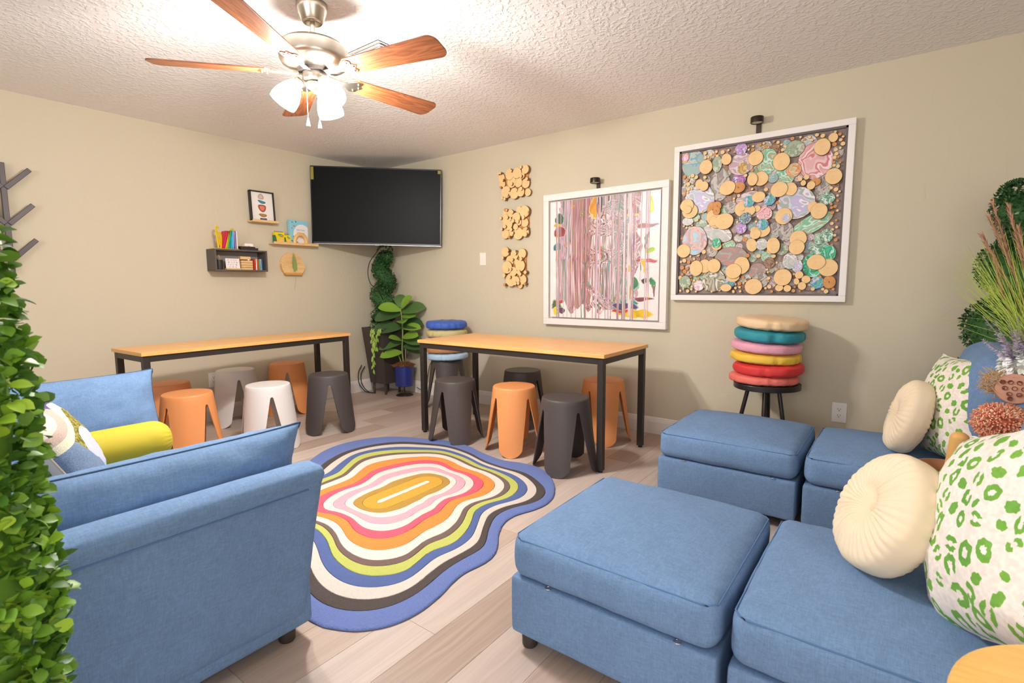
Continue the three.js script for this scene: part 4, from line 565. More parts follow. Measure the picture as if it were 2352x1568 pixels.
{ // patchwork pillow
  const t = tex(512, 512, (u, v) => {
    const n = N.noise(u * 3, v * 3, 2) * 0.05, w = fb(u, v, 120, 120, 177, 2), m = (c, k = 0.12) => c.map((x) => x * (1 - k / 2 + k * w)); u += n; v += n * 0.7;
    const cu = v + 0.12 * Math.sin(u * 5 + 1);
    if (cu > 0.93) return u > 0.42 ? m([104, 84, 142]) : m([244, 232, 210]);
    if (cu > 0.82) return u > 0.55 ? m([104, 84, 142], 0.2) : m([214, 188, 172]);
    if (cu > 0.72) return m([246, 238, 206]);
    if (u + v * 0.6 < 0.55) return m([128, 150, 178], 0.2); if (Math.hypot(u - 0.5, v - 0.4) < 0.24) return m([206, 210, 230]);
    return fb(u, v, 60, 60, 181, 2) > 0.5 ? [176, 166, 74] : [112, 104, 40];
  });
  const o = thing('patchwork_pillow', 'square patchwork pillow in cream, purple, grey blue and mossy green', 'pillow', [2.48, 0.6, 3.385]);
  orient(o, V(0.3, 0.45, -0.84), V(0, 1, 0), 0.12);
  const p = pillow(0.35, 0.35, 0.15, { seed: 41, wr: 0.005 }), q = p.toNonIndexed(), n = q.attributes.position.count / 2, uv = q.attributes.uv;
  for (let i = 0; i < uv.count; i++) uv.setXY(i, (q.attributes.position.getX(i) / 0.35) + 0.5, (q.attributes.position.getY(i) / 0.35) + 0.5);
  const half = (a, b) => { const h = new THREE.BufferGeometry(); for (const k of ['position', 'normal', 'uv']) h.setAttribute(k, new THREE.BufferAttribute(q.attributes[k].array.slice(a * q.attributes[k].itemSize, b * q.attributes[k].itemSize), q.attributes[k].itemSize)); return h; };
  part(o, 'front_cover', half(0, n), mat(0xffffff, 0.95, { map: t, bumpMap: T.pile, bumpScale: 0.002 })); part(o, 'back_cover', half(n, 2 * n), mat(0xecdcc6, 0.9)); part(o, 'piping', border(0.35, 0.35, 0.05, 0.0035), mat(0xe5cfae, 0.9));
}
// leopard print pillows
T.leopard = (() => {
  const R = rng(61), pts = []; let n = 0; while (pts.length < 175 && n++ < 40000) { const x = R(), y = R(), s = 0.6 + 0.6 * R(); if (pts.every(([a, b, c]) => { let dx = Math.abs(a - x), dy = Math.abs(b - y); dx = Math.min(dx, 1 - dx); dy = Math.min(dy, 1 - dy); return Math.hypot(dx, dy) > 0.034 * (s + c); })) pts.push([x, y, s, R() * 6.3, R(), 0.75 + 0.5 * R()]); }
  return tex(768, 768, (u, v) => {
    let hit = 0, edge = 0;
    for (const [x, y, s, a, k, as] of pts) {
      let dx = u - x, dy = v - y; dx -= Math.round(dx); dy -= Math.round(dy); if (Math.abs(dx) > 0.08 || Math.abs(dy) > 0.08) continue;
      const c = Math.cos(a), sn = Math.sin(a), p = (dx * c + dy * sn) * as, q = (-dx * sn + dy * c) / as, th = Math.atan2(q, p), d = Math.hypot(p, q) / (0.0345 * s) + 0.16 * N.noise(Math.cos(th) * 2 + x * 40, Math.sin(th) * 2, y * 40) + 0.1 * N.noise(u * 60, v * 60, 1);
      if (k < 0.3) { if (d < 0.62) hit = 1; } else if (d < 0.98 && d > 0.38 && !(k > 0.55 && Math.abs(th) < 0.5) && !(k > 0.8 && Math.abs(Math.abs(th) - PI) < 0.4)) hit = 1;
    }
    const w = 0.94 + 0.12 * fb(u, v, 90, 90, 187, 2), g = fb(u, v, 6, 6, 191, 2); return hit ? mix3([96, 160, 62], [132, 186, 70], g).map((z) => z * w) : [246 * w, 236 * w, 226 * w];
  }, { rx: 1.6, ry: 1.6 });
})();
const leoMat = mat(0xffffff, 0.85, { map: T.leopard, bumpMap: T.weaveBump, bumpScale: 0.0004 });
function leopard(label, pos, normal, s, t, seed, spin) { const o = thing('leopard_pillow', label, 'pillow', pos); orient(o, normal, V(0, 1, 0), spin); part(o, 'cover', pillow(s, s, t, { seed, wr: 0.008, pinch: 0.07, q: 0.5, ears: 0.04 }), leoMat); part(o, 'seam', border(s, s, 0.07, 0.0025, 0.04), mat(0xefe3d6, 0.9)); }
leopard('large green leopard print pillow at lower right, leaning on the sofa back', [4.985, 0.645, 2.4], V(-0.93, 0.26, 0.3), 0.47, 0.25, 5, 0.42);
leopard('green leopard print pillow on the farther seat, beside a thin cream round pillow', [4.965, 0.632, 1.0], V(-0.93, 0.17, 0.32), 0.45, 0.2, 8, 0.12);
function roundPillow(label, pos, normal, r, t, seed) { const o = thing('round_pillow', label, 'pillow', pos); o.quaternion.setFromUnitVectors(V(0, 1, 0), normal.clone().normalize()); part(o, 'cover', puff(r, t, { seed, folds: 0, tuck: 0.032, pleats: 38, pleat: 0.006, nu: 190, nv: 30, sq: 0.48, ys: 0.7 }), mat(0xf3dfc0, 0.85)); part(o, 'button', new THREE.SphereGeometry(0.013, 16, 10).scale(1, 0.5, 1).translate(0, t / 2 - 0.028, 0), mat(0xead2ae, 0.85)); }
roundPillow('cream round pleated pillow leaning on the large leopard pillow', [4.752, 0.572, 2.24], V(-0.82, 0.42, 0.38), 0.16, 0.12, 3);
roundPillow('cream round pleated pillow seen nearly edge on, beside the farther leopard pillow', [4.8, 0.575, 1.0], V(-0.95, 0.28, 0.14), 0.165, 0.115, 6);
// ---------------------------------------------------------------- cushion stacks
{
  const t = thing('black_side_table', 'small black table with rounded lobed top against the picture wall', 'side table', [4.075, 0, 0.245]);
  const blk = mat(0x2c2624, 0.35), lobes = Array.from({ length: 90 }, (_, i) => { const a = i / 90 * 2 * PI, r = 0.196 + 0.007 * Math.cos(3 * a + 0.6); return [r * Math.cos(a), r * Math.sin(a)]; });
  part(t, 'table_top', shapeGeo(lobes, 0.036, 0.004).rotateX(PI / 2).translate(0, 0.532, 0), blk);
  for (const a of [2.75, 1.4, 0.5, -1.6]) { const u = V(Math.cos(a), 0, Math.sin(a)); part(t, 'leg', tube([[u.x * 0.1, 0.5, u.z * 0.1], [u.x * 0.15, 0.25, u.z * 0.15], [u.x * 0.2, 0.004, u.z * 0.2]], 0.013, 8, 12), blk); }
  const stack = (x, z, y0, r, list) => { let y = y0; list.forEach(([c, label, th, dx, dz, tx, tz], i) => { const k = 0.97, o = solo('round_seat_cushion', label, 'cushion', puff(r, th, { seed: i * 3 + Math.round(x * 7), folds: 12, depth: 0.013, sag: 0 }), phys(c, 0.62, { sheen: 0.25, sheenColor: col(0xffffff), sheenRoughness: 0.5 }), [x + dx, y + th * k / 2, z + dz], [tx, 0, tz]); y += th * k; }); };
  stack(4.075, 0.245, 0.534, 0.205, [[0xf07a6c, 'salmon round cushion, lowest of the stack on the black side table', 0.062, -0.015, 0, 0, 0.0], [0xe23b3a, 'red round cushion on the black side table stack, under the yellow one', 0.078, 0.01, 0.0, 0.02, 0.01], [0xf6c94a, 'yellow round cushion between the red and pink ones in the wall stack', 0.068, -0.01, 0, 0.02, -0.03], [0xf1a9bd, 'pink round cushion under the teal one in the wall stack', 0.07, -0.008, 0, 0.02, -0.05], [0x2f95a3, 'teal round cushion under the beige one in the wall stack', 0.08, 0.006, 0, 0.02, -0.06], [0xf0cfa4, 'beige round cushion on top of the stack by the collage', 0.074, 0.018, 0, 0.02, -0.07]]);
  stack(1.285, 0.29, 0.462, 0.196, [[0xb4d2ec, 'pale blue round cushion, lowest on the charcoal stool in the corner', 0.07, 0.01, 0, 0, 0.02], [0xc4895f, 'tan brown round cushion above the pale blue one on the corner stool', 0.074, -0.005, 0, 0, 0.01], [0xefc3cf, 'pale pink round cushion at tabletop height in the corner stack', 0.078, -0.01, 0, 0, 0], [0xc9bb86, 'khaki round cushion under the royal blue one', 0.078, 0.003, 0, 0, 0], [0x3d62ba, 'royal blue round cushion on top of the corner stack', 0.082, 0, 0, 0, 0]]);
}
// ---------------------------------------------------------------- left wall shelves and what stands on them (local x = to the right along the wall, z = out)
const pineMat = mat(0xffffff, 0.55, { map: T.pine }), shelfDark = mat(0x5c534e, 0.6), LWT = PI / 2;
const onWall = (x, y, z0) => (lx, ly, lz) => [x + lz, y + ly, z0 - lx];
{
  const W = 0.447, H = 0.185, D = 0.16, t = 0.013, P = onWall(0, 1.295, 1.852);
  const s = thing('box_shelf', 'dark grey open box shelf on the left wall holding small books', 'shelf', [0, 1.295, 1.852], LWT);
  part(s, 'top_panel', rbox(W, t, D, 0.002, W / 2, H - t / 2, D / 2), shelfDark); part(s, 'bottom_panel', rbox(W, t, D, 0.002, W / 2, t / 2, D / 2), shelfDark);
  for (const x of [t / 2, W - t / 2]) part(s, 'side_panel', rbox(t, H - 2 * t, D, 0.002, x, H / 2, D / 2), shelfDark);
  part(s, 'back_panel', box(W - 2 * t, H - 2 * t, 0.004, W / 2, H / 2, 0.003), mat(0x9a948c, 0.7));
  const book = (label, c, lx, ly, lz, w, h, d, tilt, group, spineC) => { const b = thing('thin_book', label, 'book', P(lx, ly, lz), LWT, group); b.rotation.z = 0; const cov = mat(c, 0.5); const inner = new THREE.Matrix4(); part(b, 'cover', merged([box(0.0014, h, d, -w / 2 + 0.0007, h / 2, 0), box(0.0014, h, d, w / 2 - 0.0007, h / 2, 0), box(w, h, 0.0014, 0, h / 2, d / 2 - 0.0007)]), cov); part(b, 'pages', box(w - 0.003, h - 0.006, d - 0.004, 0, h / 2, -0.001), mat(0xf2ede2, 0.8)); b.rotation.order = 'YXZ'; b.rotation.set(0, LWT, tilt, 'YXZ'); return b; };
  // yellow book holder
  const yel = mat(0xf4cf1d, 0.45), holder = thing('book_holder', 'bright yellow plastic book holder with curled ends on the box shelf', 'book holder', P(0.015, H, 0), LWT);
  const endP = [[-0.022, 0], [0.022, 0], [0.03, 0.06], [0.034, 0.1], [0.028, 0.125], [0.015, 0.138], [0, 0.14], [-0.012, 0.134], [-0.024, 0.15], [-0.022, 0.166], [-0.012, 0.17], [-0.006, 0.162], [0.004, 0.168], [-0.004, 0.182], [-0.02, 0.187], [-0.036, 0.178], [-0.042, 0.155], [-0.036, 0.11], [-0.028, 0.06]];
  const endG = shapeGeo(endP, 0.006, 0.0015, [circlePts(0.012, 20, 0, 0.103, 0.019), circlePts(0.008, 16, 0, 0.018, 0.014)]);
  part(holder, 'base', rbox(0.205, 0.006, 0.09, 0.002, 0.105, 0.003, 0.075), yel);
  part(holder, 'end_panel', endG, yel, [0.045, 0.003, 0.118], [0, 0.5, 0]); part(holder, 'end_panel', shapeGeo(endP.map(([x, y]) => [-x, y]).reverse(), 0.006, 0.0015, [circlePts(0.012, 20, 0, 0.103, 0.019)]), yel, [0.185, 0.003, 0.03], [0, 0.5, 0]);
  const G = 'rainbow books in the yellow holder';
  [[0xd6204a, 'crimson', 0.07, -0.27], [0xc51d3c, 'deep red', 0.082, -0.27], [0xf2c21e, 'golden yellow', 0.094, -0.25], [0x7cc23a, 'leaf green', 0.108, -0.2], [0x149f9b, 'teal', 0.124, -0.15], [0x35b2e4, 'sky blue', 0.141, -0.09], [0x5cc3ea, 'light blue', 0.155, -0.04], [0xa87cba, 'violet', 0.172, 0], [0xf2edf0, 'white', 0.19, 0]].forEach(([c, n, x, tl]) => book(n + ' thin book standing in the yellow holder', c, x + 0.015, H + 0.0075, 0.08, 0.013, 0.152, 0.085, tl, G));
  const tray = thing('stepped_tray', 'low black stepped tray lying at the right end of the box shelf top', 'tray', P(0.225, H, 0.055), LWT);
  part(tray, 'body', merged([rbox(0.15, 0.022, 0.075, 0.003, 0.085, 0.0115, 0.035), rbox(0.13, 0.01, 0.07, 0.002, 0.07, 0.027, 0.035)]), mat(0x2f2928, 0.6)); part(tray, 'wooden_rim', merged([box(0.055, 0.004, 0.07, 0.045, 0.0342, 0.036), box(0.045, 0.004, 0.07, 0.11, 0.0342, 0.036)]), pineMat);
  solo('white_box', 'small white box on the black stepped tray', 'box', rbox(0.075, 0.022, 0.045, 0.002), mat(0xf4eff0, 0.5), P(0.312, H + 0.048, 0.09), [0, LWT, 0]);
  // inside
  const cup = thing('pencil_cup', 'matt black pencil cup inside the dark box shelf', 'cup', P(0.062, t, 0.085), LWT); part(cup, 'cup_body', lathe([[0, 0.002], [0.029, 0.002], [0.03, 0.004], [0.031, 0.082], [0.029, 0.082], [0.027, 0.006], [0, 0.006]], 36), mat(0x2b2627, 0.5));
  const pen = solo('pencil', 'short orange wooden pencil leaning in the black cup', 'pencil', cyl(0.0045, 0.0045, 0.12, 6), mat(0xe2a14e, 0.5), P(0.078, t + 0.066, 0.085), null); pen.rotation.set(0.28, 0, 0);
  const card = thing('alphabet_card', 'white card of scattered letters on a small wooden stand in the shelf', 'card', P(0.168, t, 0.095), LWT);
  part(card, 'stand', merged([rbox(0.125, 0.014, 0.03, 0.002, 0, 0.007, 0.008)]), pineMat);
  part(card, 'print', faceUV(new THREE.BoxGeometry(0.118, 0.085, 0.003), -0.059, -0.0425, 0.118, 0.085), mat(0xffffff, 0.6, { map: canvasTex(256, 184, (x, w, h) => { x.fillStyle = '#f3eaec'; x.fillRect(0, 0, w, h); x.font = 'bold 34px sans-serif'; const L = ['C', 'O', 'D', 'E', '4', 'K', 'P', 'R', 'T', 'V', 'L', 'N', 'D', 'B', 'S'], c = ['#c8646e', '#e0a8a0', '#d8b098', '#d09a86', '#3c3a48', '#e2b4aa', '#c8a08c', '#7a7488', '#8b8a9e', '#c7856a', '#d2905f', '#3a3844', '#d8aa8a', '#c87f62', '#5a5666']; const pos = [[50, 40], [110, 42], [155, 40], [200, 44], [58, 82], [118, 86], [160, 84], [205, 88], [50, 126], [92, 130], [140, 128], [190, 130], [70, 168], [130, 168], [185, 170]]; L.forEach((s, i) => { x.fillStyle = c[i]; x.fillText(s, pos[i][0] - 12, pos[i][1]); }); }) }), [0, 0.054, 0.004], [-0.12, 0, 0]);
  const crate = thing('wooden_box', 'pale slatted wooden box with a lid inside the dark box shelf', 'box', P(0.285, t, 0.08), LWT);
  for (let i = 0; i < 4; i++) part(crate, 'slat', rbox(0.1, 0.019, 0.07, 0.002, 0, 0.0105 + i * 0.021, 0), pineMat); part(crate, 'lid', rbox(0.09, 0.028, 0.06, 0.004, -0.008, 0.104, 0), pineMat); part(crate, 'knob', new THREE.SphereGeometry(0.008, 14, 10), mat(0xf5ead8, 0.5), [0.012, 0.088, 0.037]);
  [[0xd8492f, 'red orange'], [0xf2efe6, 'ivory'], [0xe0563c, 'coral'], [0x79b66a, 'pale green'], [0xaac4ee, 'pale blue'], [0x2f5f86, 'navy']].forEach(([c, n], i) => book(n + ' small book at the right end inside the box shelf', c, 0.348 + i * 0.0135, t, 0.085, 0.012, 0.098, 0.08, 0, 'small books inside the box shelf'));
}
{ // picture ledge and stone print
  const g = thing('picture_ledge', 'short pale wooden ledge holding the framed stone print', 'shelf', [0, 1.738, 1.49], LWT);
  part(g, 'ledge_board', rbox(0.242, 0.012, 0.105, 0.002, 0.121, 0.006, 0.0525), pineMat); part(g, 'front_lip', rbox(0.242, 0.021, 0.012, 0.002, 0.121, 0.0105, 0.104), pineMat); part(g, 'rear_lip', rbox(0.242, 0.03, 0.01, 0.002, 0.121, 0.015, 0.005), pineMat);
  const f = thing('framed_print', 'black framed print of five stacked stones on the upper ledge', 'picture', [0.03, 1.751, 1.478], LWT); f.rotation.order = 'YXZ'; f.rotation.set(-0.06, LWT, 0, 'YXZ');
  const w = 0.222, h = 0.268, b = 0.011, d = 0.034, fm = mat(0x2b2424, 0.5);
  part(f, 'frame', merged([rbox(w, b, d, 0.001, w / 2, b / 2, 0.02), rbox(w, b, d, 0.001, w / 2, h - b / 2, 0.02), rbox(b, h, d, 0.001, b / 2, h / 2, 0.02), rbox(b, h, d, 0.001, w - b / 2, h / 2, 0.02)]), fm);
  part(f, 'print', faceUV(at(new THREE.BoxGeometry(w - 0.012, h - 0.012, 0.004), w / 2, h / 2, 0.02), 0.006, 0.006, w - 0.012, h - 0.012), mat(0xffffff, 0.6, { map: canvasTex(320, 388, (x, W, H) => {
    x.fillStyle = '#f6eee8'; x.fillRect(0, 0, W, H); const stone = (pts, c, c2) => { const dr = (s, cc) => { let mx = 0, my = 0; pts.forEach((q) => { mx += q[0] / pts.length; my += q[1] / pts.length; }); const P = pts.map(([a, b]) => [mx + (a - mx) * s, my + (b - my) * s]); x.fillStyle = cc; x.beginPath(); P.forEach((q, i) => { const n = P[(i + 1) % P.length], m = [(q[0] + n[0]) / 2, (q[1] + n[1]) / 2]; i ? x.quadraticCurveTo(q[0], q[1], m[0], m[1]) : x.moveTo(m[0], m[1]); }); x.quadraticCurveTo(P[0][0], P[0][1], (P[0][0] + P[1][0]) / 2, (P[0][1] + P[1][1]) / 2); x.closePath(); x.fill(); }; dr(1, c); (c2 || []).forEach(([s, cc]) => dr(s, cc)); };
    stone([[110, 88], [112, 50], [150, 14], [190, 50], [194, 92], [150, 102]], '#a58c80', [[0.85, '#cdb3a5'], [0.55, '#d8c2b4']]); stone([[92, 108], [150, 112], [222, 132], [200, 156], [140, 158]], '#2d7f8f', [[0.6, '#3f93a2']]); stone([[96, 176], [160, 168], [220, 180], [206, 250], [160, 280], [110, 240]], '#a0553c', [[0.72, '#cf6a50'], [0.5, '#e98f78'], [0.2, '#d8705c']]); stone([[96, 298], [150, 292], [220, 300], [214, 328], [160, 344], [120, 326]], '#a4733a', [[0.6, '#b98a4a']]); stone([[116, 350], [160, 356], [216, 350], [214, 384], [120, 386]], '#4f4574', [[0.6, '#5d5384']]);
  }) }));
}
{ // long ledge with crayon boxes, dictionary and arch
  const g = thing('book_ledge', 'longer pale wooden ledge running behind the television corner', 'shelf', [0, 1.552, 1.306], LWT);
  part(g, 'ledge_board', rbox(0.455, 0.012, 0.1, 0.002, 0.2275, 0.006, 0.05), pineMat); part(g, 'front_lip', rbox(0.455, 0.024, 0.012, 0.002, 0.2275, 0.012, 0.1), pineMat);
  const P = onWall(0, 1.5645, 1.306);
  const crayon = (label, lx, lz, w, h, d, big) => {
    const o = thing('crayon_box', label, 'box', P(lx, 0, lz), LWT); o.rotation.y += 0.12;
    part(o, 'carton', faceUV(at(new THREE.BoxGeometry(w, h, d), 0, h / 2, 0), -w / 2, 0, w, h), mat(0xffffff, 0.5, { map: canvasTex(200, 220, (x, W, H) => { x.fillStyle = '#f6d512'; x.fillRect(0, 0, W, H); x.fillStyle = '#2c7a4a'; x.beginPath(); x.moveTo(0, 60); x.lineTo(18, 90); x.lineTo(42, H); x.lineTo(0, H); x.fill(); x.fillStyle = '#3d8a58'; x.beginPath(); x.ellipse(120, 62, 60, 24, 0.15, 0, 7); x.fill(); x.fillStyle = '#f3f0e2'; x.font = 'bold 24px sans-serif'; x.fillText('Crayola', 74, 70); x.fillStyle = '#e58a22'; x.fillRect(96, 96, 84, 10); x.fillStyle = '#f2c77c'; x.fillRect(70, 124, 110, 70); }) }));
    part(o, 'crayon_tips', merged(Array.from({ length: big ? 8 : 5 }, (_, i) => at(new THREE.ConeGeometry(w / 20, 0.014, 8), -w / 2 + (i + 0.7) * w / (big ? 8.6 : 5.6), h + 0.006, 0))), mat(0x3a2f2c, 0.6)); return o;
  };
  crayon('larger yellow and green crayon box on the long ledge', 0.075, 0.055, 0.1, 0.1, 0.036, true); crayon('smaller yellow crayon box between the larger one and the blue book', 0.15, 0.065, 0.055, 0.078, 0.03, false);
  const d = thing('dictionary', 'light blue picture dictionary with a round white title panel on the ledge', 'book', P(0.278, 0, 0.046), LWT); d.rotation.y += 0.1;
  const cover = canvasTex(384, 440, (x, W, H) => { x.fillStyle = '#8fd0e4'; x.fillRect(0, 0, W, H); x.fillStyle = '#f4eff0'; x.beginPath(); x.ellipse(250, 270, 195, 200, 0, 0, 7); x.fill(); x.fillStyle = '#8a94a4'; x.font = '44px serif'; x.fillText('Merriam', 130, 190); x.fillText('Webster', 132, 246); x.font = '24px serif'; x.fillText("Children's", 190, 330); x.fillStyle = '#4a5a78'; for (const [a, b, r] of [[40, 40, 16], [120, 30, 20], [30, 150, 14], [60, 300, 16], [20, 380, 18]]) { x.beginPath(); x.ellipse(a, b, r, r * 0.5, 0.7, 0, 7); x.fill(); } x.fillStyle = '#d06a58'; x.beginPath(); x.ellipse(80, 110, 34, 9, 0, 0, 7); x.fill(); x.fillStyle = '#3f86c8'; x.beginPath(); x.moveTo(90, 440); x.lineTo(110, 380); x.lineTo(220, 440); x.fill(); });
  part(d, 'front_cover', faceUV(at(new THREE.BoxGeometry(0.19, 0.226, 0.003), 0, 0.113, 0.019), -0.095, 0, 0.19, 0.226), mat(0xffffff, 0.4, { map: cover })); part(d, 'back_cover', box(0.19, 0.226, 0.003, 0, 0.113, -0.019), mat(0x8fd0e4, 0.4)); part(d, 'spine', rbox(0.004, 0.226, 0.041, 0.0015, -0.096, 0.113, 0), mat(0x9bd6ea, 0.4)); part(d, 'pages', box(0.184, 0.22, 0.035, 0.002, 0.113, 0), mat(0xf4f0e6, 0.8));
  const arc = []; for (let i = 0; i <= 20; i++) { const a = PI - i / 20 * PI; arc.push([Math.cos(a) * 0.063, 0.024 + Math.sin(a) * 0.068, 0]); } arc.unshift([-0.063, 0, 0]); arc.push([0.063, 0, 0]);
  solo('wooden_arch', 'rounded pale wooden arch standing in front of the blue dictionary', 'ornament', tube(arc, 0.0175, 48, 16), mat(0xecbd78, 0.5), P(0.275, 0, 0.088), [0, LWT + 0.1, 0]);
}
{ // round wooden wall pocket with a hanging leaf
  const g = thing('wall_pocket', 'round light wood wall pocket with a green leaf and flat base', 'wall decor', [0, 1.366, 1.088], LWT), r = 0.121, cut = -0.078, pts = (y1) => { const a0 = Math.asin(cut / r), o = []; for (let i = 0; i <= 40; i++) { const a = a0 + i / 40 * (PI - 2 * a0), y = r * Math.sin(a); o.push([r * Math.cos(a), Math.min(y, y1)]); } return o; };
  part(g, 'back_disc', shapeGeo(pts(1), 0.012, 0.002), pineMat, [0, 0, 0.002]); part(g, 'front_pocket', shapeGeo(pts(0.012), 0.022, 0.003), pineMat, [0, 0, 0.024]); part(g, 'base_rail', rbox(0.17, 0.022, 0.05, 0.003, 0, cut - 0.006, 0.026), mat(0xd99c52, 0.6));
  const lm = mat(0x8f9e5a, 0.7, { side: THREE.DoubleSide });
  for (const [x, l, w, a] of [[0.002, 0.22, 0.03, 0.05], [0.012, 0.2, 0.02, 0.12], [0.0, 0.16, 0.018, -0.04]]) { const q = part(g, 'leaf', leafGeo(l, w, { bend: 0.05, n: 10, wide: 0.6 }), lm, [x - 0.004, 0.118, 0.05]); q.rotation.set(PI / 2, 0, 0); q.rotateY(a); }
  part(g, 'root', tube([[0.016, -0.1, 0.045], [0.02, -0.15, 0.03], [0.018, -0.2, 0.015], [0.017, -0.245, 0.008]], 0.0012, 16, 5), mat(0xb59a6a, 0.8));
}
{ // coat rack at the left edge
  const g = thing('coat_rack', 'dark metal wall coat rack with slanted flat pegs at the left edge', 'coat rack', [0, 1.25, 3.075], LWT), m = mat(0x4c4444, 0.45, { metalness: 0.4 });
  part(g, 'upright', rbox(0.03, 0.72, 0.03, 0.003, 0, 0.36, 0.035), m); part(g, 'wall_mount', merged([rbox(0.02, 0.04, 0.022, 0.002, 0, 0.62, 0.011), rbox(0.02, 0.04, 0.022, 0.002, 0, 0.1, 0.011)]), m);
  for (const [y, s] of [[0.56, 1], [0.33, 1], [0.1, 1], [0.56, -1], [0.33, -1], [0.1, -1]]) { const p = part(g, 'peg', rbox(0.185, 0.03, 0.014, 0.003, 0.09, 0, 0), m, [0.01 * s, y, 0.05]); p.rotation.set(0, 0, s > 0 ? 0.82 : PI - 0.82); }
}
// ---------------------------------------------------------------- plants
const leafMat = (c, extra = {}) => phys(c, 0.5, { side: THREE.DoubleSide, transmission: 0.0, ...extra });
const tiny = (l, w) => { const g = leafGeo(l, w, { n: 2, bend: 0.15, fold: 0.2 }); return g; };
const G3 = { dark: [0x2c5128, 0x34602d, 0x264722, 0x3f7034, 0x4d7f3c], bright: [0x6aa52e, 0x86b93a, 0x3f7a2c] };
// leaves over a list of surface points [pos, normal]
function foliage(parent, name, pts, geo, colors, seed, size = [0.8, 1.2], extra = {}) {
  const R = rng(seed), ms = [], cs = [], C = colors.map((c) => col(c));
  for (const [p, n] of pts) { const d = n.clone().multiplyScalar(0.7).add(V(R() - 0.5, R() - 0.35, R() - 0.5).multiplyScalar(1.7)); ms.push(place(p, d, V(R() - 0.5, R(), R() - 0.5), lerp(size[0], size[1], R()))); cs.push(C[(R() * R() * C.length) | 0].clone().multiplyScalar(0.85 + 0.3 * R())); }
  return stuffPart(parent, name, geo, mat(0xffffff, 0.45, { side: THREE.DoubleSide, ...extra }), ms, cs);
}
function spiralTopiary(g, y0, y1, R0, R1, r0, r1, turns, phase, count, seed, leaf) {
  const R = rng(seed), path = (t) => { const a = phase + t * turns * 2 * PI, k = lerp(R0, R1, t); return V(k * Math.cos(a), lerp(y0, y1, t), k * Math.sin(a)); }, rad = (t) => lerp(r0, r1, t) * (t < 0.03 || t > 0.97 ? 0.75 : 1);
  const P = Array.from({ length: 60 }, (_, i) => path(i / 59)), pts = [];
  const curve = new THREE.CatmullRomCurve3(P), core = new THREE.TubeGeometry(curve, 120, 1, 10, false), cp = core.attributes.position;
  for (let i = 0; i < cp.count; i++) { const t = Math.floor(i / 11) / 120, c = curve.getPointAt(t), q = V().fromBufferAttribute(cp, i).sub(c).normalize().multiplyScalar(rad(t) * 0.85).add(c); cp.setXYZ(i, q.x, q.y, q.z); } core.computeVertexNormals();
  part(g, 'foliage_core', core, mat(0x34602d, 0.8));
  for (let i = 0; i < count; i++) { const t = R(), c = path(t), tan = path(Math.min(1, t + 0.01)).sub(path(Math.max(0, t - 0.01))).normalize(), n = V(R() - 0.5, R() - 0.5, R() - 0.5); n.addScaledVector(tan, -n.dot(tan)).normalize(); pts.push([c.addScaledVector(n, rad(t) * (0.86 + 0.2 * R())), n]); }
  for (const e of [0, 1]) for (let i = 0; i < count / 18; i++) { const n = V(R() - 0.5, e ? R() : -R(), R() - 0.5).normalize(); pts.push([path(e).addScaledVector(n, rad(0.5) * 0.9), n]); }
  foliage(g, 'leaves', pts, leaf, [...G3.dark, ...G3.dark, 0x9bb78e], seed + 1);
  part(g, 'stem', cyl(0.012, 0.014, y1 - y0 + 0.1, 12, 0, (y0 + y1) / 2 - 0.05, 0), mat(0x4b3626, 0.8));
}
{ // corner planter with spiral topiary
  const g = thing('spiral_topiary', 'tall spiral boxwood topiary in a tapered dark planter under the television', 'potted plant', [0.275, 0, 0.2]);
  const m = mat(0x453c39, 0.55), taper = new THREE.CylinderGeometry(0.176 * Math.SQRT2, 0.122 * Math.SQRT2, 0.6, 4, 1, true).rotateY(PI / 4).translate(0, 0.42, 0);
  part(g, 'planter', softNormals(boxUV(merged([taper, box(0.244, 0.01, 0.244, 0, 0.125, 0), box(0.35, 0.008, 0.018, 0, 0.716, 0.166), box(0.35, 0.008, 0.018, 0, 0.716, -0.166), box(0.018, 0.008, 0.33, 0.166, 0.716, 0), box(0.018, 0.008, 0.33, -0.166, 0.716, 0)])), 30), m);
  for (const sx of [-1, 1]) for (const sz of [-1, 1]) part(g, 'leg', cyl(0.014, 0.011, 0.12, 12, sx * 0.095, 0.06, sz * 0.095), m);
  part(g, 'soil', box(0.31, 0.01, 0.31, 0, 0.69, 0), mat(0x3a2c22, 0.95));
  spiralTopiary(g, 0.78, 1.52, 0.062, 0.028, 0.105, 0.07, 2.6, 2.2, 5200, 71, tiny(0.02, 0.012));
  const R = rng(73), pts = []; for (let i = 0; i < 700; i++) { const a = R() * 2 * PI, r = 0.15 * Math.sqrt(R()); pts.push([V(r * Math.cos(a), 0.7 + 0.05 * R(), r * Math.sin(a)), V(Math.cos(a), 1, Math.sin(a)).normalize()]); } foliage(g, 'ground_cover', pts, tiny(0.022, 0.013), [0x7f9a78, 0x5f8a4a, 0x2f5a2b], 74);
}
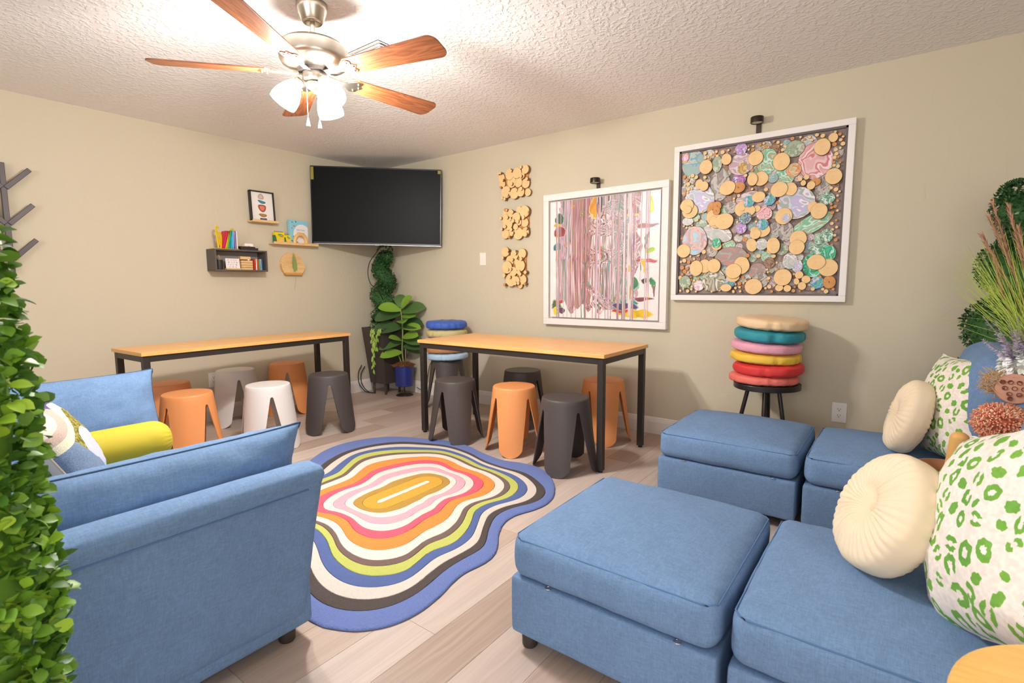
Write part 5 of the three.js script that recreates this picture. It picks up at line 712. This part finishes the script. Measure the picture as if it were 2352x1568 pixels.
{ // trailing vine hanging over the planter's front
  const g = thing('trailing_vine', 'lime green trailing vine hanging down the front of the corner planter', 'plant', [0.38, 0.715, 0.37]), m = [mat(0xb5d06a, 0.55, { side: THREE.DoubleSide }), mat(0x98c04f, 0.55, { side: THREE.DoubleSide })], lg = leafGeo(0.058, 0.026, { n: 4, bend: 0.1, fold: 0.3 }), R = rng(79);
  for (const [x, L, z] of [[-0.03, 0.44, 0.03], [0.0, 0.36, 0.045], [0.05, 0.25, 0.035], [0.075, 0.2, 0.02]]) {
    const pt = (t) => V(x + 0.03 * Math.sin(t * 3 + x * 30) - 0.02 * t, 0.03 * Math.sin(t * PI) - L * Math.max(0, t - 0.12) / 0.88, z + 0.035 * Math.sin(Math.min(1, t * 4) * PI / 2));
    const v = part(g, 'vine_stem', new THREE.TubeGeometry(new THREE.CatmullRomCurve3(Array.from({ length: 9 }, (_, i) => pt(i / 8))), 24, 0.0016, 5), m[1]);
    const n = Math.round(L / 0.036); for (let i = 0; i < n; i++) { const p = pt((i + 0.6) / n), q = part(v, 'leaf', lg, m[i % 2], p.toArray()); q.quaternion.setFromRotationMatrix(aim(V((i % 2 ? 1 : -1) * (0.25 + 0.3 * R()), -1, 0.35 * R()), V(0.3 * R(), 0.2, 1))); }
  }
}
{ // cables behind the planter
  solo('floor_cable', 'pair of thin dark cables looping beside the corner planter', 'cable', merged([tube([[0.03, 0.3, 0.34], [0.035, 0.22, 0.39], [0.06, 0.1, 0.4], [0.12, 0.02, 0.37], [0.2, 0.006, 0.33]], 0.005, 30), tube([[0.03, 0.28, 0.3], [0.05, 0.2, 0.37], [0.085, 0.09, 0.38], [0.15, 0.015, 0.35], [0.22, 0.006, 0.31]], 0.005, 30)]), mat(0x2a2522, 0.5));
  solo('charger_cable', 'thin grey cable running from behind the blue pot to the table', 'cable', tube([[0.6, 0.07, 0.06], [0.66, 0.05, 0.05], [0.72, 0.09, 0.04], [0.74, 0.2, 0.03], [0.78, 0.33, 0.03], [0.86, 0.42, 0.03], [0.93, 0.47, 0.02]], 0.004, 40), mat(0x3a3532, 0.5));
}
{ // fiddle leaf plant in a blue pot on a stand
  const g = thing('fiddle_leaf_plant', 'broad leaved green plant in a cobalt blue pot on a thin metal stand', 'potted plant', [0.545, 0, 0.185]), steel = mat(0x4a4749, 0.35, { metalness: 0.8 });
  part(g, 'stand_base', cyl(0.088, 0.092, 0.006, 40, 0, 0.003, 0), steel); part(g, 'stand_post', cyl(0.007, 0.007, 0.1, 16, 0, 0.056, 0), steel);
  part(g, 'pot', lathe([[0, 0.105], [0.09, 0.105], [0.095, 0.11], [0.101, 0.32], [0.103, 0.325], [0.098, 0.325], [0.095, 0.315], [0.09, 0.12], [0, 0.118]], 48), mat(0x27357e, 0.35));
  const R = rng(83), chips = []; for (let i = 0; i < 420; i++) { const a = R() * 2 * PI, r = 0.115 * Math.sqrt(R()); chips.push(place(V(r * Math.cos(a), 0.318 + 0.04 * (1 - r / 0.115) + 0.012 * R(), r * Math.sin(a)), V(R() - 0.5, R() * 0.4 - 0.2, R() - 0.5), V(0, 1, 0), 0.7 + 0.7 * R())); }
  stuffPart(g, 'moss_fibres', new THREE.BoxGeometry(0.003, 0.002, 0.035), mat(0xc09a70, 0.9), chips, chips.map(() => col(R() < 0.5 ? 0xc9a47a : 0x97714e)));
  const st = part(g, 'trunk', tube([[0, 0.32, 0], [-0.01, 0.48, 0.01], [0.0, 0.66, 0.005], [-0.012, 0.82, 0], [-0.03, 0.93, 0]], 0.0075, 30, 8), mat(0x8a9a55, 0.6));
  part(g, 'side_stem', tube([[0.0, 0.32, 0.02], [-0.03, 0.4, 0.03], [-0.06, 0.47, 0.04]], 0.006, 14, 8), mat(0x7c9444, 0.6)); part(g, 'side_stem', tube([[0.01, 0.32, -0.01], [0.03, 0.42, 0.0], [0.035, 0.5, 0.0]], 0.006, 14, 8), mat(0x8d7a5a, 0.7));
  const gm = [0x47663a, 0x54773f, 0x3a5a33, 0x83aa3c, 0x6d9c3c].map((c) => phys(c, 0.42, { side: THREE.DoubleSide, clearcoat: 0.15 }));
  // camera-right is (0.8, -0.6) on the floor plane, toward the camera (0.6, 0.8)
  const L = (h, right, toward, upc, l, w, m, bend = 0.25) => { const x = 0.8 * right + 0.6 * toward, z = -0.6 * right + 0.8 * toward, q = part(g, 'leaf', leafGeo(l * 1.12, w * 1.22, { bend, fold: 0.22, n: 12, wide: 0.58, tip: 0.7 }), gm[m], [-0.01, h, 0.005]); q.quaternion.setFromRotationMatrix(aim(V(x, upc, z), V(-x * 0.2 + 0.35, 0.75, -z * 0.2 + 0.5))); };
  L(0.9, -0.9, 0.35, 0.35, 0.21, 0.13, 3); L(0.86, -1, 0.1, 0.02, 0.26, 0.15, 0); L(0.92, 0.55, 0.3, 0.9, 0.16, 0.11, 3); L(0.88, 1, 0.15, 0.42, 0.23, 0.16, 1); L(0.93, -0.2, -0.4, 0.9, 0.16, 0.1, 1); L(0.84, 0.9, 0.5, 0.25, 0.15, 0.1, 4);
  L(0.72, -1, 0.35, 0.12, 0.26, 0.16, 0); L(0.7, -0.75, -0.4, -0.12, 0.2, 0.14, 2); L(0.74, 1, 0.1, 0.25, 0.2, 0.15, 2); L(0.72, 0.95, 0.5, 0.2, 0.2, 0.1, 3); L(0.62, 0.85, 0.55, 0.3, 0.18, 0.11, 3); L(0.6, 1, 0.25, 0.02, 0.2, 0.13, 1); L(0.58, -0.5, 0.7, 0.45, 0.15, 0.09, 3); L(0.56, -1, 0.4, -0.06, 0.22, 0.09, 1); L(0.52, 0.9, 0.2, 0.1, 0.18, 0.09, 0); L(0.46, -0.9, 0.6, 0.05, 0.21, 0.11, 3); L(0.5, 0.9, -0.2, -0.1, 0.17, 0.08, 0); L(0.8, 0.2, 0.8, 0.1, 0.16, 0.1, 4);
}
{ // boxwood column at the left edge, close to the camera
  const g = thing('boxwood_column', 'tall glossy boxwood topiary column at the left edge of the view', 'potted plant', [3.632, 0, 3.752]);
  part(g, 'pot', lathe([[0, 0.002], [0.09, 0.002], [0.095, 0.006], [0.115, 0.2], [0.12, 0.205], [0.12, 0.22], [0.11, 0.22], [0.105, 0.19], [0, 0.19]], 40), mat(0x3a3431, 0.6));
  const top = 1.275, rad = (y) => 0.098 * (y > 1.13 ? Math.sqrt(Math.max(0.02, 1 - ((y - 1.13) / 0.15) ** 2)) * 0.75 + 0.1 : y < 0.3 ? 0.8 : 1 - 0.12 * (y - 0.3)) * (1 + 0.1 * Math.sin(y * 21));
  part(g, 'foliage_core', lathe(Array.from({ length: 24 }, (_, i) => { const y = lerp(0.2, top - 0.01, i / 23); return [Math.max(0.003, rad(y) * 0.8), y]; }), 24), mat(0x6f9c30, 0.8));
  const R = rng(97), lg = [leafGeo(0.026, 0.021, { n: 5, bend: 0.25, fold: 0.25, wide: 0.58 }), leafGeo(0.022, 0.018, { n: 5, bend: -0.1, fold: 0.35, wide: 0.6 }), leafGeo(0.029, 0.02, { n: 5, bend: 0.4, fold: 0.2, wide: 0.55 })];
  const lm = [0x6f9c30, 0x9cc53a, 0x5c8a2c, 0x49752a, 0xa9d03e, 0x86b434, 0xbfe04a].map((c) => phys(c, 0.32, { side: THREE.DoubleSide, transmission: 0.0 })), camDir = V(4.758 - 3.632, 0, 3.837 - 3.752).normalize(), rightDir = V(0.797, 0, -0.604);
  const all = []; for (let i = 0; i < 4600; i++) { const y = lerp(0.2, top, R()), a = R() * 2 * PI, n = V(Math.cos(a), 0.15, Math.sin(a)).normalize(), p = V(n.x * rad(y), y, n.z * rad(y)).multiplyScalar(1).add(n.clone().multiplyScalar(-0.012 + 0.03 * R())); p.y = y; all.push([p, n, (n.dot(camDir) > -0.25 && n.dot(rightDir) > 0.1 && y > 0.5) ? n.dot(rightDir) + 0.6 * n.dot(camDir) : -9]); }
  const near = all.map((q, i) => [q[2], i]).sort((a, b) => b[0] - a[0]).slice(0, 300).map((q) => q[1]), isNear = new Set(near), rest = [];
  all.forEach((q, i) => { const d = q[1].clone().multiplyScalar(0.9).add(V(R() - 0.5, R() - 0.25, R() - 0.5).multiplyScalar(1.7)); if (isNear.has(i)) { const o = part(g, 'leaf', lg[i % 3], lm[(R() * R() * 7) | 0], q[0].toArray()); o.quaternion.setFromRotationMatrix(aim(d, V(R() - 0.5, 0.6, R() - 0.5))); } else rest.push(q); });
  foliage(g, 'leaves', rest, lg[0], [0x6f9c30, 0x4f7b2a, 0x86b434, 0x49752a, 0x9cc53a, 0x5c8a2c], 98, [0.8, 1.15]);
}
{ // spiral topiary behind the right sofa
  const g = thing('spiral_topiary', 'dark green spiral topiary at the right edge behind the blue sofa back', 'potted plant', [5.2, 0, 0.31]);
  part(g, 'planter', lathe([[0, 0.002], [0.14, 0.002], [0.145, 0.01], [0.17, 0.5], [0.175, 0.52], [0.16, 0.52], [0.155, 0.49], [0, 0.49]], 40), mat(0x3b3532, 0.55));
  spiralTopiary(g, 0.62, 1.56, 0.14, 0.035, 0.11, 0.088, 3.2, 2.6, 10500, 103, tiny(0.019, 0.012));
  const R = rng(107), fr = []; for (let i = 0; i < 46; i++) { const a = PI * 0.5 + R() * PI * 1.0, o = V(-0.1 + 0.04 * R(), 0.52, 0.06 * R()), d = V(Math.cos(a) * 0.8, 0.55 + 0.5 * R(), Math.sin(a) * 0.6); for (let k = 1; k < 16; k++) { const t = k / 15, p = o.clone().addScaledVector(d, 0.26 * t).add(V(0, -0.1 * t * t, 0)); for (const s of [-1, 1]) fr.push(place(p, d.clone().add(V(-d.z * s * 1.2, 0.1, d.x * s * 1.2)), V(0, 1, 0), 1.1 - 0.6 * t)); } }
  stuffPart(g, 'fern_fronds', tiny(0.03, 0.007), mat(0xffffff, 0.5, { side: THREE.DoubleSide }), fr, fr.map(() => col([0x7fa84a, 0x5f8f3a, 0x9bbf62][(R() * 3) | 0])));
}
// ---------------------------------------------------------------- round wooden side tables and flower arrangement
const tableWood = mat(0xffffff, 0.38, { map: woodTex([253, 208, 122], [240, 178, 88], 211, { ring: 0.2, rx: 2, ry: 2 }) });
function roundTable(label, x, z, h, r) { const t = thing('round_side_table', label, 'side table', [x, 0, z]); part(t, 'table_top', boxUV(lathe([[0, h], [r - 0.008, h], [r - 0.002, h - 0.004], [r, h - 0.012], [r - 0.002, h - 0.022], [r - 0.01, h - 0.026], [0, h - 0.026]], 72)), tableWood); for (let k = 0; k < 3; k++) { const a = 0.5 + k * 2 * PI / 3; part(t, 'leg', tube([[Math.cos(a) * r * 0.4, h - 0.026, Math.sin(a) * r * 0.4], [Math.cos(a) * r * 0.6, h * 0.5, Math.sin(a) * r * 0.6], [Math.cos(a) * r * 0.8, 0.003, Math.sin(a) * r * 0.8]], 0.014, 8, 12), tableWood); } }
roundTable('round light wood side table at the lower right corner of the view', 5.07, 2.905, 0.58, 0.23);
roundTable('round light wood side table between the two sofa seats under the flowers', 5.1, 1.57, 0.45, 0.2);
{
  const g = thing('flower_arrangement', 'artificial flowers and grasses in a royal blue pot at the right edge', 'flowers', [5.13, 0.45, 1.52]), R = rng(113);
  part(g, 'pot', lathe([[0, 0.002], [0.06, 0.002], [0.066, 0.008], [0.09, 0.14], [0.092, 0.15], [0.086, 0.15], [0.08, 0.13], [0, 0.12]], 48), mat(0x2f3f9a, 0.4));
  // salmon pompon flower, petals as fine curled rods
  const petal = (parent, name, c, r, flat, count, cols, geo, hole) => { const ms = [], cs = []; for (let i = 0; i < count; i++) { const n = V(R() - 0.5, (R() - 0.5), R() - 0.5).normalize(); n.y *= flat; const p = c.clone().addScaledVector(n, r * (0.75 + 0.2 * R())); ms.push(place(p, n.clone().add(V(R() - 0.5, R() - 0.5, R() - 0.5).multiplyScalar(0.5)), V(R() - 0.5, 1, R() - 0.5), 0.8 + 0.4 * R())); cs.push(col(cols[(R() * cols.length) | 0])); } return stuffPart(parent, name, geo, mat(0xffffff, 0.6, { side: THREE.DoubleSide }), ms, cs); };
  const mumC = V(-0.095, 0.253, 0.02); const mum = part(g, 'pompon_flower', new THREE.SphereGeometry(0.054, 24, 16).scale(1, 0.78, 1).translate(mumC.x, mumC.y, mumC.z), mat(0xe0805c, 0.8));
  petal(mum, 'petals', mumC, 0.074, 0.8, 2200, [0xf7ad8a, 0xfac39e, 0xf09476, 0xfbd6b4, 0xf4a088], new THREE.CylinderGeometry(0.0022, 0.0012, 0.026, 5).rotateX(PI / 2));
  const whiteC = V(-0.05, 0.446, 0.0), hy = part(g, 'white_flower', new THREE.SphereGeometry(0.046, 20, 14).translate(whiteC.x, whiteC.y, whiteC.z), mat(0xe6e6da, 0.8)); petal(hy, 'petals', whiteC, 0.062, 1, 520, [0xf6f5ef, 0xffffff, 0xe9ece0], leafGeo(0.022, 0.016, { n: 3, bend: 0.5, fold: 0.2 }));
  // lotus pod
  const pod = part(g, 'lotus_pod', lathe([[0.008, -0.055], [0.03, -0.045], [0.044, -0.01], [0.048, 0.002], [0.045, 0.008], [0, 0.01]], 32), mat(0xbf8a72, 0.8), [-0.078, 0.375, 0.07]); pod.quaternion.setFromUnitVectors(V(0, 1, 0), V(-0.2, 0.2, 0.95).normalize());
  for (const [a, r] of [[0, 0], [0.2, 0.6], [1.2, 0.62], [2.3, 0.6], [3.3, 0.63], [4.4, 0.6], [5.4, 0.6], [0.7, 0.95], [2.0, 0.95], [3.9, 0.95]].map(([a, r]) => [a, r * 0.036])) part(pod, 'seed_hole', lathe([[0, 0.0085], [0.0055, 0.0085], [0.0072, 0.011], [0.0066, 0.0122], [0.0056, 0.0115], [0.005, 0.0095]], 14), mat(0x7a4636, 0.9), [r * Math.cos(a), 0.0005, r * Math.sin(a)]);
  const ms = []; for (let i = 0; i < 260; i++) { const n = V(R() - 0.5, R() - 0.5, R() - 0.5).normalize(); ms.push(place(V(-0.115, 0.385, 0.03).addScaledVector(n, 0.036), V(R() - 0.5, R() - 0.5, R() - 0.5), V(0, 1, 0), 0.6 + 0.6 * R())); } stuffPart(g, 'dried_moss', new THREE.CylinderGeometry(0.0007, 0.0007, 0.05, 4).rotateX(PI / 2), mat(0xd2ab78, 0.9), ms);
  part(g, 'green_seed_head', lathe([[0, -0.02], [0.025, -0.015], [0.035, 0.005], [0.028, 0.016], [0.01, 0.014], [0, 0.006]], 20), mat(0x8d9a3f, 0.8), [-0.02, 0.405, 0.05]);
  // lavender spikes, each from the pot to its tip
  for (const [x, y, z] of [[-0.165, 0.6, 0.02], [-0.138, 0.585, 0.03], [-0.108, 0.62, 0.0], [-0.082, 0.605, 0.02], [-0.055, 0.63, 0.0], [-0.163, 0.525, 0.05], [-0.03, 0.6, 0.02], [-0.125, 0.545, 0.05], [-0.06, 0.58, 0.05], [-0.09, 0.56, 0.06]]) {
    const b = V(x, y, z), a = V(-0.06, 0.43, 0.02).lerp(b, 0.12), s = part(g, 'lavender_spike', new THREE.TubeGeometry(new THREE.CatmullRomCurve3([V(-0.01, 0.13, 0), a, b]), 8, 0.0014, 5), mat(0x8d9a6a, 0.8)), q = [], d = b.clone().sub(a).normalize(); for (let i = 0; i < 170; i++) { const t = R(), an = R() * 6.28, side = V(Math.cos(an), 0.2, Math.sin(an)); side.addScaledVector(d, -side.dot(d)).normalize(); q.push(place(a.clone().lerp(b, t), side.addScaledVector(d, 0.5), d, 1.05 - 0.7 * t)); } stuffPart(s, 'florets', tiny(0.02, 0.0045), mat(0xffffff, 0.7, { side: THREE.DoubleSide }), q, q.map(() => col([0xd6bfe2, 0xc3a6d8, 0xe4d3ec][(R() * 3) | 0])));
  }
  // grass blades and brown plumes fan up and to the left
  const blade = (P, w) => { const c3 = new THREE.CatmullRomCurve3(P), n = 9, g2 = new THREE.TubeGeometry(c3, n, w, 4, false), p = g2.attributes.position; for (let i = 0; i < p.count; i++) { const s = Math.floor(i / 5) / n, c = c3.getPointAt(s), k = s < 0.3 ? 1 : 1 - 0.9 * (s - 0.3) / 0.7; p.setXYZ(i, c.x + (p.getX(i) - c.x) * k, c.y + (p.getY(i) - c.y) * k, c.z + (p.getZ(i) - c.z) * k); } return g2; };
  const bl = [], knot = V(-0.035, 0.5, -0.02); for (let i = 0; i < 150; i++) { const t = R(), far = R() < 0.12, an = lerp(1.45, far ? 2.75 : 2.35, t), l = (far ? 0.2 : 0.25) + 0.16 * R(), o = knot.clone().add(V((R() - 0.5) * 0.05, (R() - 0.5) * 0.05, (R() - 0.5) * 0.06)), d = V(Math.cos(an), Math.sin(an), (R() - 0.5) * 0.35); bl.push(blade([V(0, 0.13, 0), o, o.clone().addScaledVector(d, l * 0.55), o.clone().addScaledVector(d, l).add(V(far ? -0.02 : 0, far ? -0.05 * R() : -0.02 * R(), 0))], 0.0017)); }
  const gr = part(g, 'grass_blades', merged(bl), mat(0xbcd05a, 0.6)); gr.userData.kind = 'stuff';
  for (const [bx, by, tx, ty] of [[-0.089, 0.72, -0.161, 0.964], [-0.077, 0.77, -0.122, 0.953], [-0.1, 0.75, -0.168, 0.923], [-0.104, 0.7, -0.18, 0.86], [-0.05, 0.74, -0.07, 0.93], [-0.03, 0.72, -0.03, 0.9], [-0.06, 0.72, -0.095, 0.88], [-0.11, 0.64, -0.15, 0.8]]) { const A = V(bx, by, -0.02), B = V(tx, ty, -0.02 + 0.02 * (R() - 0.5)), s = part(g, 'brown_plume', new THREE.TubeGeometry(new THREE.CatmullRomCurve3([V(-0.01, 0.13, 0), knot, A, B]), 20, 0.0018, 5), mat(0xa07a52, 0.8)), q = [], d = B.clone().sub(A); for (let i = 0; i < 170; i++) { const t = R(), an = R() * 6.28; q.push(place(A.clone().addScaledVector(d, t), V(Math.cos(an) * 0.22, 0, Math.sin(an) * 0.22).addScaledVector(d.clone().normalize(), 1), d, 0.6 + 0.4 * R())); } stuffPart(s, 'bristles', tiny(0.03, 0.0035), mat(0xb98d6e, 0.8, { side: THREE.DoubleSide }), q); }
}
{ // wooden bowl with rounded blocks on the middle side table
  const b = thing('wooden_bowl', 'tan wooden bowl peeking out between the two leopard pillows', 'bowl', [4.91, 0.45, 1.55]); part(b, 'bowl_body', lathe([[0, 0.002], [0.05, 0.002], [0.075, 0.03], [0.088, 0.08], [0.083, 0.08], [0.07, 0.034], [0.045, 0.012], [0, 0.01]], 44), mat(0xb98a62, 0.5));
  solo('wooden_peg', 'rounded honey coloured wooden peg standing in the tan bowl', 'ornament', lathe([[0, 0.19], [0.012, 0.189], [0.022, 0.182], [0.027, 0.17], [0.029, 0.06], [0.03, 0.0], [0, 0]], 28), mat(0xeab568, 0.5), [4.925, 0.463, 1.54], [0, 0, -0.06]);
}
renderer.render(scene, camera);
